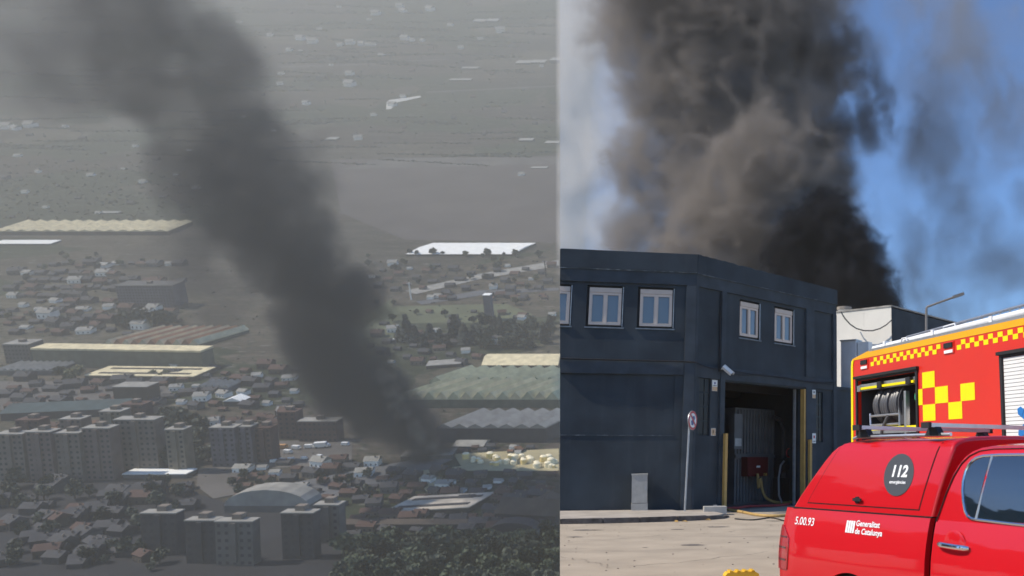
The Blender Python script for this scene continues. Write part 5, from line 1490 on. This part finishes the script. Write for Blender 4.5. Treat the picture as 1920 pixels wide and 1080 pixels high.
def big_wheel(x, y, sg):
    r = empty('wheel', Matrix.Translation((x, y, .5)), fe)
    link('tyre', tb([(0, -.15, 0), (0, -.12, 0), (0, .12, 0), (0, .15, 0)], [.44, .5, .5, .44], 28), M_TYRE, r, smooth=True)
    link('rim', tb([(0, sg * .14, 0), (0, sg * .17, 0)], [.3, .27], 24), M_ALU, r, smooth=True)
for x in (1.9, 6.3): big_wheel(x, .2, -1); big_wheel(x, TW - .2, 1)
# ================================================================== SMOKE AND HAZE
def vnoise(p, seed, period=64):
    rs = np.random.RandomState(seed); tab = rs.rand(period, period, period).astype(np.float32)
    i = np.floor(p).astype(np.int32); f = (p - i).astype(np.float32)
    f = f * f * (3 - 2 * f)
    i0 = i % period; i1 = (i + 1) % period
    def T(a, b, c): return tab[a[..., 0], b[..., 1], c[..., 2]]
    x, y, z = f[..., 0], f[..., 1], f[..., 2]
    c00 = T(i0, i0, i0) * (1 - x) + T(i1, i0, i0) * x
    c10 = T(i0, i1, i0) * (1 - x) + T(i1, i1, i0) * x
    c01 = T(i0, i0, i1) * (1 - x) + T(i1, i0, i1) * x
    c11 = T(i0, i1, i1) * (1 - x) + T(i1, i1, i1) * x
    return ((c00 * (1 - y) + c10 * y) * (1 - z) + (c01 * (1 - y) + c11 * y) * z)
def fbm(p, seed, octv=4, gain=0.5, billow=False):
    s = 0; a = 1.0; t = 0
    for k in range(octv):
        n = vnoise(p * (2.03 ** k) + 17.3 * k, seed + k)
        if billow: n = np.abs(n * 2 - 1)
        s = s + a * n; t += a; a *= gain
    return s / t
def smooth(x, a, b):
    t = np.clip((x - a) / (b - a), 0, 1); return t * t * (3 - 2 * t)

def volume_object(name, dens, size, mtx, material):
    """density array [nz,ny,nx] over a box 0..size (metres) as a volume grid made by geometry nodes"""
    nz, ny, nx = dens.shape
    me = bpy.data.meshes.new(name)
    n = nx * ny * nz
    me.vertices.add(n)
    zz, yy, xx = np.meshgrid(np.linspace(0, size[2], nz), np.linspace(0, size[1], ny), np.linspace(0, size[0], nx), indexing='ij')
    me.vertices.foreach_set('co', np.stack([xx, yy, zz], -1).astype(np.float32).ravel())
    at = me.attributes.new('smoke_amount', 'FLOAT', 'POINT')
    at.data.foreach_set('value', dens.astype(np.float32).ravel())
    me.materials.append(material)
    o = bpy.data.objects.new(name, me); COL.objects.link(o); o.matrix_local = mtx
    ng = bpy.data.node_groups.new(name + '_grid', 'GeometryNodeTree')
    ng.interface.new_socket('Geometry', in_out='INPUT', socket_type='NodeSocketGeometry')
    ng.interface.new_socket('Geometry', in_out='OUTPUT', socket_type='NodeSocketGeometry')
    N = ng.nodes; L = ng.links
    gi = N.new('NodeGroupInput'); go = N.new('NodeGroupOutput')
    vc = N.new('GeometryNodeVolumeCube')
    vc.inputs['Background'].default_value = 0
    vc.inputs['Min'].default_value = (0, 0, 0); vc.inputs['Max'].default_value = size
    vc.inputs['Resolution X'].default_value = nx; vc.inputs['Resolution Y'].default_value = ny; vc.inputs['Resolution Z'].default_value = nz
    pos = N.new('GeometryNodeInputPosition'); sp = N.new('ShaderNodeSeparateXYZ'); L.new(pos.outputs[0], sp.inputs[0])
    def M(op, a, b=None, c=None):
        q = N.new('ShaderNodeMath'); q.operation = op
        for k, v in enumerate((a, b, c)):
            if v is None: continue
            if isinstance(v, (int, float)): q.inputs[k].default_value = v
            else: L.new(v, q.inputs[k])
        return q.outputs[0]
    def ix(sock, s, m): return M('MINIMUM', M('MAXIMUM', M('ROUND', M('MULTIPLY', sock, (m - 1) / s)), 0), m - 1)
    idx = M('MULTIPLY_ADD', M('MULTIPLY_ADD', ix(sp.outputs[2], size[2], nz), ny, ix(sp.outputs[1], size[1], ny)), nx, ix(sp.outputs[0], size[0], nx))
    at_n = N.new('GeometryNodeInputNamedAttribute'); at_n.data_type = 'FLOAT'; at_n.inputs['Name'].default_value = 'smoke_amount'
    si = N.new('GeometryNodeSampleIndex'); si.data_type = 'FLOAT'; si.domain = 'POINT'
    L.new(gi.outputs[0], si.inputs['Geometry']); L.new(at_n.outputs[0], si.inputs['Value']); L.new(idx, si.inputs['Index'])
    L.new(si.outputs[0], vc.inputs['Density'])
    sm = N.new('GeometryNodeSetMaterial'); sm.inputs['Material'].default_value = material
    L.new(vc.outputs[0], sm.inputs[0]); L.new(sm.outputs[0], go.inputs[0])
    md = o.modifiers.new('smoke', 'NODES'); md.node_group = ng
    return o
def smoke_mat(name, col, mult, aniso=0.1, step=1.0):
    m = bpy.data.materials.new(name); m.use_nodes = True
    nt = m.node_tree; nt.nodes.remove(nt.nodes['Principled BSDF'])
    v = nt.nodes.new('ShaderNodeVolumePrincipled')
    v.inputs['Color'].default_value = (*col, 1); v.inputs['Density'].default_value = mult; v.inputs['Anisotropy'].default_value = aniso
    v.inputs['Density Attribute'].default_value = 'density'
    m.cycles.volume_step_rate = step
    nt.links.new(v.outputs[0], nt.nodes['Material Output'].inputs['Volume'])
    return m

def grid_points(size, vox, mtx):
    nx, ny, nz = [max(8, int(round(s / vox))) for s in size]
    zz, yy, xx = np.meshgrid(np.linspace(0, size[2], nz), np.linspace(0, size[1], ny), np.linspace(0, size[0], nx), indexing='ij')
    return np.stack([xx, yy, zz], -1).astype(np.float32)
def blobs_field(P, blobs):
    """max over soft balls of 1 - distance/radius; blobs: (x,y,z,r[,weight])"""
    f = np.full(P.shape[:3], -3.0, np.float32)
    for b in blobs:
        x, y, z, r = b[:4]; w = b[4] if len(b) > 4 else 1.0
        d = np.sqrt((P[..., 0] - x) ** 2 + (P[..., 1] - y) ** 2 + (P[..., 2] - z) ** 2)
        v = w * (1 - d / r)
        h = np.clip(0.5 + 0.5 * (v - f) / 0.25, 0, 1)
        f = f * (1 - h) + v * h + 0.25 * h * (1 - h) * 0.5
    return f
def edge_fade(D, n=3):
    for ax in range(3):
        w = np.ones(D.shape[ax], np.float32)
        for k in range(n): w[k] *= k / n; w[-1 - k] *= k / n
        sh = [1, 1, 1]; sh[ax] = -1
        D = D * w.reshape(sh)
    return D

# ---- smoke column in the valley --------------------------------------------------
def valley_smoke():
    base = land(822, 852)
    depth = base.dot(ray(PX, PY).normalized())
    vx = Vector((1, 0, 0)); vd = ray(PX, PY).normalized(); vu0 = vx.cross(vd).normalized()
    lean = math.radians(34)                                 # column tilted towards the viewer to shift its shadow off the sheds
    vu = (vu0 * math.cos(lean) - vd * math.sin(lean)).normalized(); vn = vu.cross(vx).normalized() * -1
    vn = vx.cross(vu).normalized() * -1
    if vn.dot(vd) < 0: vn = -vn
    def hit(px, py): return on_plane(px, py, base, vn)
    s = depth / F                                           # metres per pixel at the column's foot
    X0, X1, Y0, Y1 = -260, 900, -190, 885
    corners = [hit(px, py) for px in (X0, X1) for py in (Y0, Y1)]
    inv0 = frame(Vector((0, 0, 0)), vx, vu).inverted()
    lc = [inv0 @ c for c in corners]
    T = 270 * s
    x0 = min(c.x for c in lc); x1 = max(c.x for c in lc); z0 = min(c.z for c in lc); z1 = max(c.z for c in lc); yb = (inv0 @ base).y
    org = inv0.inverted() @ Vector((x0, yb - T / 2, z0))
    size = (x1 - x0, T, z1 - z0)
    mtx = frame(org, vx, vu)
    minv = mtx.inverted()
    def W(px, py, r, off=0, w=1.0):
        p = hit(px, py); l = minv @ p; k = (p - CAM).dot(vd) / F
        return (l.x, l.y + off * k, l.z, r * k, w)
    vox = size[0] / 140
    P = grid_points(size, vox, mtx)
    q = P / (80 * s)
    wx = fbm(q, 11, 4) - .5; wy = fbm(q + 31, 23, 4) - .5; wz = fbm(q + 57, 37, 4) - .5
    hgt = P[..., 2] / size[2]
    amp = (34 + 130 * np.clip(hgt * 1.3, 0, 1))[..., None] * s
    Pw = P + np.stack([wx, wy, wz], -1) * amp
    path = [(842,852,18),(815,836,38),(775,804,60),(728,760,76),(680,714,90),(640,665,100),(618,600,100),(668,562,84),(580,540,84),(545,480,86),(505,420,122),(465,350,132),(440,280,130),(400,210,122),(355,140,132),(315,70,132),(285,0,135),(260,-90,150)]
    bl = []
    for (a, b) in zip(path[:-1], path[1:]):
        for t in (0, .5):
            bl.append(W(a[0] + (b[0] - a[0]) * t, a[1] + (b[1] - a[1]) * t, .80 * (a[2] + (b[2] - a[2]) * t), random.uniform(-12, 12)))
    f = blobs_field(Pw, bl)
    det = fbm(Pw / (40 * s), 71, 4, .55) - .5; bil = .42 - fbm(Pw / (46 * s), 77, 4, .55, True)
    core = smooth(f + bil * .95 + .06, .02, .30)
    d1 = core * (0.03 + .09 * smooth(1 - hgt, .3, .95))
    spread = [(230,120,110),(150,70,130),(60,40,140),(-40,10,150),(-140,-40,160),(140,170,90),(40,150,90),(250,40,120),(420,90,80),(480,180,60),(390,520,70),(410,590,60),(360,440,70),(430,450,70),(400,360,80),(600,300,60),(560,250,50)]
    g = blobs_field(Pw, [W(x, y, r, random.uniform(-30, 30)) for x, y, r in spread])
    d2 = smooth(g + det * .9, -.15, .7) * .016
    D = edge_fade(np.maximum(d1, d2) * (0.35 + 1.3 * fbm(P / (50 * s), 91, 3)))
    D[D < .0012] = 0
    o = volume_object('smoke_column', D, size, mtx, smoke_mat('valley_soot', (.10, .10, .105), 1.0, step=2.6))
    tag(o, 'tall leaning column of dark grey smoke drifting over the valley town', 'smoke', kind='stuff')
    tan = [(847,848,8),(838,838,12),(826,824,15),(812,806,18),(797,788,20),(782,768,21),(768,748,21),(755,726,20),(745,704,19),(738,682,17)]
    bl0 = [W(x + 4, y, r * 1.1, -40) for x, y, r in tan]
    lo = np.array([min(q[k] - q[3] * 1.8 for q in bl0) for k in range(3)]); hi = np.array([max(q[k] + q[3] * 1.8 for q in bl0) for k in range(3)])
    sz = tuple(float(v) for v in hi - lo)
    P = grid_points(sz, sz[2] / 48, None)
    bl = [(q[0] - lo[0], q[1] - lo[1], q[2] - lo[2], q[3]) for q in bl0]
    q = P / (20 * s)
    Pw = P + np.stack([fbm(q, 5, 3) - .5, fbm(q + 9, 6, 3) - .5, fbm(q + 20, 8, 3) - .5], -1) * 30 * s
    f = blobs_field(Pw, bl)
    D = edge_fade(smooth(f + (fbm(P / (12 * s), 3, 4) - .5) * 1.3, .05, .8) * .03)
    D[D < .002] = 0
    o = volume_object('smoke_fringe', D, sz, mtx @ Matrix.Translation([float(v) for v in lo]), smoke_mat('tan_smoke', (.88, .74, .56), 1.0, step=2.6))
    tag(o, 'pale tan smoke curling up from the burning shed beside the dark column', 'smoke', kind='stuff')

# ---- smoke behind the dark building ----------------------------------------------
def street_smoke():
    depth = 105.0
    a = ray(SPLIT, 540); a.normalize()
    # grid whose first face lies in the seam plane
    xax = SEAM_N.copy()
    zax = ray(SPLIT, 0) - ray(SPLIT, 1080); zax = (zax - xax * zax.dot(xax)).normalized()
    yax = zax.cross(xax)
    vd = ray(PX, PY).normalized()
    def at_depth(px, py, dd=0.0): return CAM + ray(px, py) * (depth + dd)
    s = depth / F
    org = None
    pts = [at_depth(px, py) for px in (SPLIT, 2080) for py in (-150, 700)]
    M0 = Matrix((xax, yax, zax)).transposed().to_4x4()
    M0.translation = CAM
    inv = M0.inverted()
    loc = [inv @ p for p in pts]
    lo = Vector((min(p[k] for p in loc) for k in range(3))); hi = Vector((max(p[k] for p in loc) for k in range(3)))
    lo.x = 0.0
    lo.y -= 10; hi.y += 10
    mtx = M0 @ Matrix.Translation(lo)
    size = tuple(hi - lo)
    Minv = mtx.inverted()
    def W(px, py, r, off=0.0, w=1.0):
        p = Minv @ at_depth(px, py, off); return (p.x, p.y, p.z, r * s, w)
    # main brown-grey column
    def make(name, bl, vox, warp, wscale, detail, dscale, soft, dens, mtl, seed, label, billow=False, breakup=0.0, bscale=60):
        xs = [b[0] for b in bl]; ys = [b[1] for b in bl]; zs = [b[2] for b in bl]; rr = max(b[3] for b in bl)
        pad = warp * s * .5
        l = Vector((max(0.0, min(b[0] - b[3] for b in bl) - pad), min(b[1] - b[3] for b in bl) - pad, max(0, min(b[2] - b[3] for b in bl) - pad)))
        h = Vector((min(size[0], max(b[0] + b[3] for b in bl) + pad), max(b[1] + b[3] for b in bl) + pad, min(size[2], max(b[2] + b[3] for b in bl) + pad)))
        sz = tuple(h - l)
        P = grid_points(sz, vox, None)
        Pg = P + np.array(l, np.float32)
        q = Pg / (wscale * s)
        Pw = Pg + np.stack([fbm(q, seed, 4) - .5, fbm(q + 31, seed + 10, 4) - .5, fbm(q + 57, seed + 20, 4) - .5], -1) * warp * s
        f = blobs_field(Pw, bl)
        n = fbm(Pw / (dscale * s), seed + 40, 5, .55, billow)
        n = (.42 - n) if billow else (n - .5)
        D = smooth(f + n * detail, soft[0], soft[1])
        if breakup:
            k = fbm(Pw / (bscale * s) * np.array([1.5, 1, .7], np.float32), seed + 60, 5, .6)
            D = D * smooth(k, .5 - breakup * .22, .5 + breakup * .25)
        D = D * dens
        if l.x > 0: D = edge_fade(D, 2)
        o = volume_object(name, D, sz, mtx @ Matrix.Translation(l), mtl)
        tag(o, label, 'smoke', kind='stuff')
        return o
    core = [W(1618,590,54,-7),W(1585,545,68,-8),W(1570,490,64,-8),W(1545,440,58,-8),W(1508,425,40,-9),W(1490,470,38,-8),W(1602,460,36,-6),W(1540,540,64,-7),W(1500,515,46,-7),W(1605,640,60,-7),W(1545,390,34,-8),W(1470,520,30,-6)]
    make('black_smoke', core, .28, 58, 44, 1.7, 28, (-.12, .55), 1.1, smoke_mat('black_soot', (.04, .042, .052), 1.0), 101,
         'dense black smoke billowing straight up behind the parapet', billow=True)
    main = [W(1470,500,80,4),W(1425,450,95,2),W(1400,380,105,0),W(1440,300,95,-3),W(1380,290,100,4),W(1350,430,90,5),W(1290,470,80,6),W(1500,330,70,3),W(1530,390,50,3),
            W(1460,210,105,3),W(1380,180,115,5),W(1500,130,95,4),W(1400,80,130,4),W(1320,60,120,6),W(1370,-30,150,4),W(1250,20,100,8),W(1440,20,110,2),W(1480,-60,100,2),W(1250,-80,130,4),
            W(1500,400,75,2),W(1545,360,60,3),W(1490,450,70,2),W(1570,400,45,2),W(1250,140,85,8),W(1270,230,80,8),W(1320,140,90,7),W(1270,330,85,8),W(1230,290,60,9),W(1225,370,50,8),W(1240,440,55,8),W(1300,230,70,8),W(1420,560,110,6),W(1300,560,90,8),W(1200,330,70,9),W(1190,420,60,9),W(1215,60,80,8),W(1200,-40,90,8),W(1220,180,60,9),W(1230,500,70,8)]
    make('brown_smoke', [(*b[:3], b[3] * 1.12, b[4]) for b in main], .40, 80, 90, 1.7, 46, (-.12, .62), .32, smoke_mat('brown_soot', (.41, .37, .34), 1.0), 202,
         'broad brown grey smoke column towering above the flat roof', billow=True)
    arm = [W(1520,60,70,4),W(1560,110,66,4),W(1605,160,60,4),W(1645,205,54,4),W(1690,232,44,4),W(1708,205,34,4),W(1570,190,55,6),W(1640,250,38,4),W(1540,260,55,5),W(1560,330,50,5)]
    make('smoke_curl', arm, .42, 50, 60, 1.0, 40, (-.4, .5), .5, smoke_mat('grey_soot', (.22, .22, .235), 1.0), 303,
         'hooked grey smoke curl reaching sideways from the brown column', breakup=.2)
    veil = [W(1820,120,130,10),W(1760,60,110,10),W(1880,210,110,10),W(1790,240,100,8),W(1740,330,80,8),W(1760,420,80,8),W(1780,500,95,8),W(1890,520,95,8),W(1700,560,105,8),W(1840,560,80,8),W(1640,520,70,8),W(1660,420,60,8),W(1620,330,60,8),W(1560,20,90,10),W(1640,90,90,10),W(1950,380,60,8),W(1900,600,90,8),W(1860,440,50,8)]
    make('smoke_veil', veil, .5, 130, 90, 1.2, 50, (-.55, .6), .15, smoke_mat('blue_soot', (.36, .36, .37), 1.0), 404,
         'thin torn smoke veil hanging in the blue sky above the fire engine', breakup=.85, bscale=80)
    pale = [W(1120,130,120,14),W(1090,300,110,14),W(1130,420,90,14),W(1180,220,90,14),W(1090,20,120,14),W(1180,480,80,14),W(1060,420,80,14),W(1200,60,110,14),W(1060,200,100,14),W(1230,170,80,14)]
    make('pale_smoke', pale, .6, 110, 110, .9, 70, (-.3, .6), .11, smoke_mat('pale_smoke', (.92, .89, .85), 1.0), 505,
         'pale sunlit smoke haze spreading at the far side of the column', breakup=.5, bscale=80)

# ---- hazy air ---------------------------------------------------------------------
def build_haze():
    """one closed box of thin air: long side along the seam, roof sloping up with the hillside"""
    m = bpy.data.materials.new('hazy_air'); m.use_nodes = True
    nt = m.node_tree; nt.nodes.remove(nt.nodes['Principled BSDF'])
    v = nt.nodes.new('ShaderNodeVolumePrincipled')
    v.inputs['Color'].default_value = (.745, .72, .65, 1); v.inputs['Density'].default_value = HAZE; v.inputs['Anisotropy'].default_value = 0.0
    nt.links.new(v.outputs[0], nt.nodes['Material Output'].inputs['Volume'])
    w = Vector((ray(SPLIT, HOR).x, ray(SPLIT, HOR).y, 0)).normalized()         # along the seam
    r = Vector((w.y, -w.x, 0))                                                # to the right of it
    top = land(500, -256); low = land(500, 1296)
    far = max(land(-420, -256).dot(w), land(SPLIT, -256).dot(w)) + 60
    left = min(land(-420, -256).dot(r), land(SPLIT, -256).dot(r)) - 60
    zb = low.z - 40
    ztop = top.z + 120
    near = -40.0
    def V(a, b, z): p = w * a + r * b; return (p.x, p.y, z)
    zl = 75.0
    bm = nb()
    R = 78.0
    vs = [bm.verts.new(V(*q)) for q in ((near, left, zb), (near, R, zb), (far, R, zb), (far, left, zb), (near, left, zl), (near, R, zl), (far, R, ztop), (far, left, ztop))]
    for q in ((3,2,1,0),(4,5,6,7),(0,1,5,4),(1,2,6,5),(2,3,7,6),(3,0,4,7)): bm.faces.new([vs[i] for i in q])
    o = link('haze', bm, m)
    tag(o, kind='stuff')
HAZE = 0.00030
build_haze()
valley_smoke()
street_smoke()
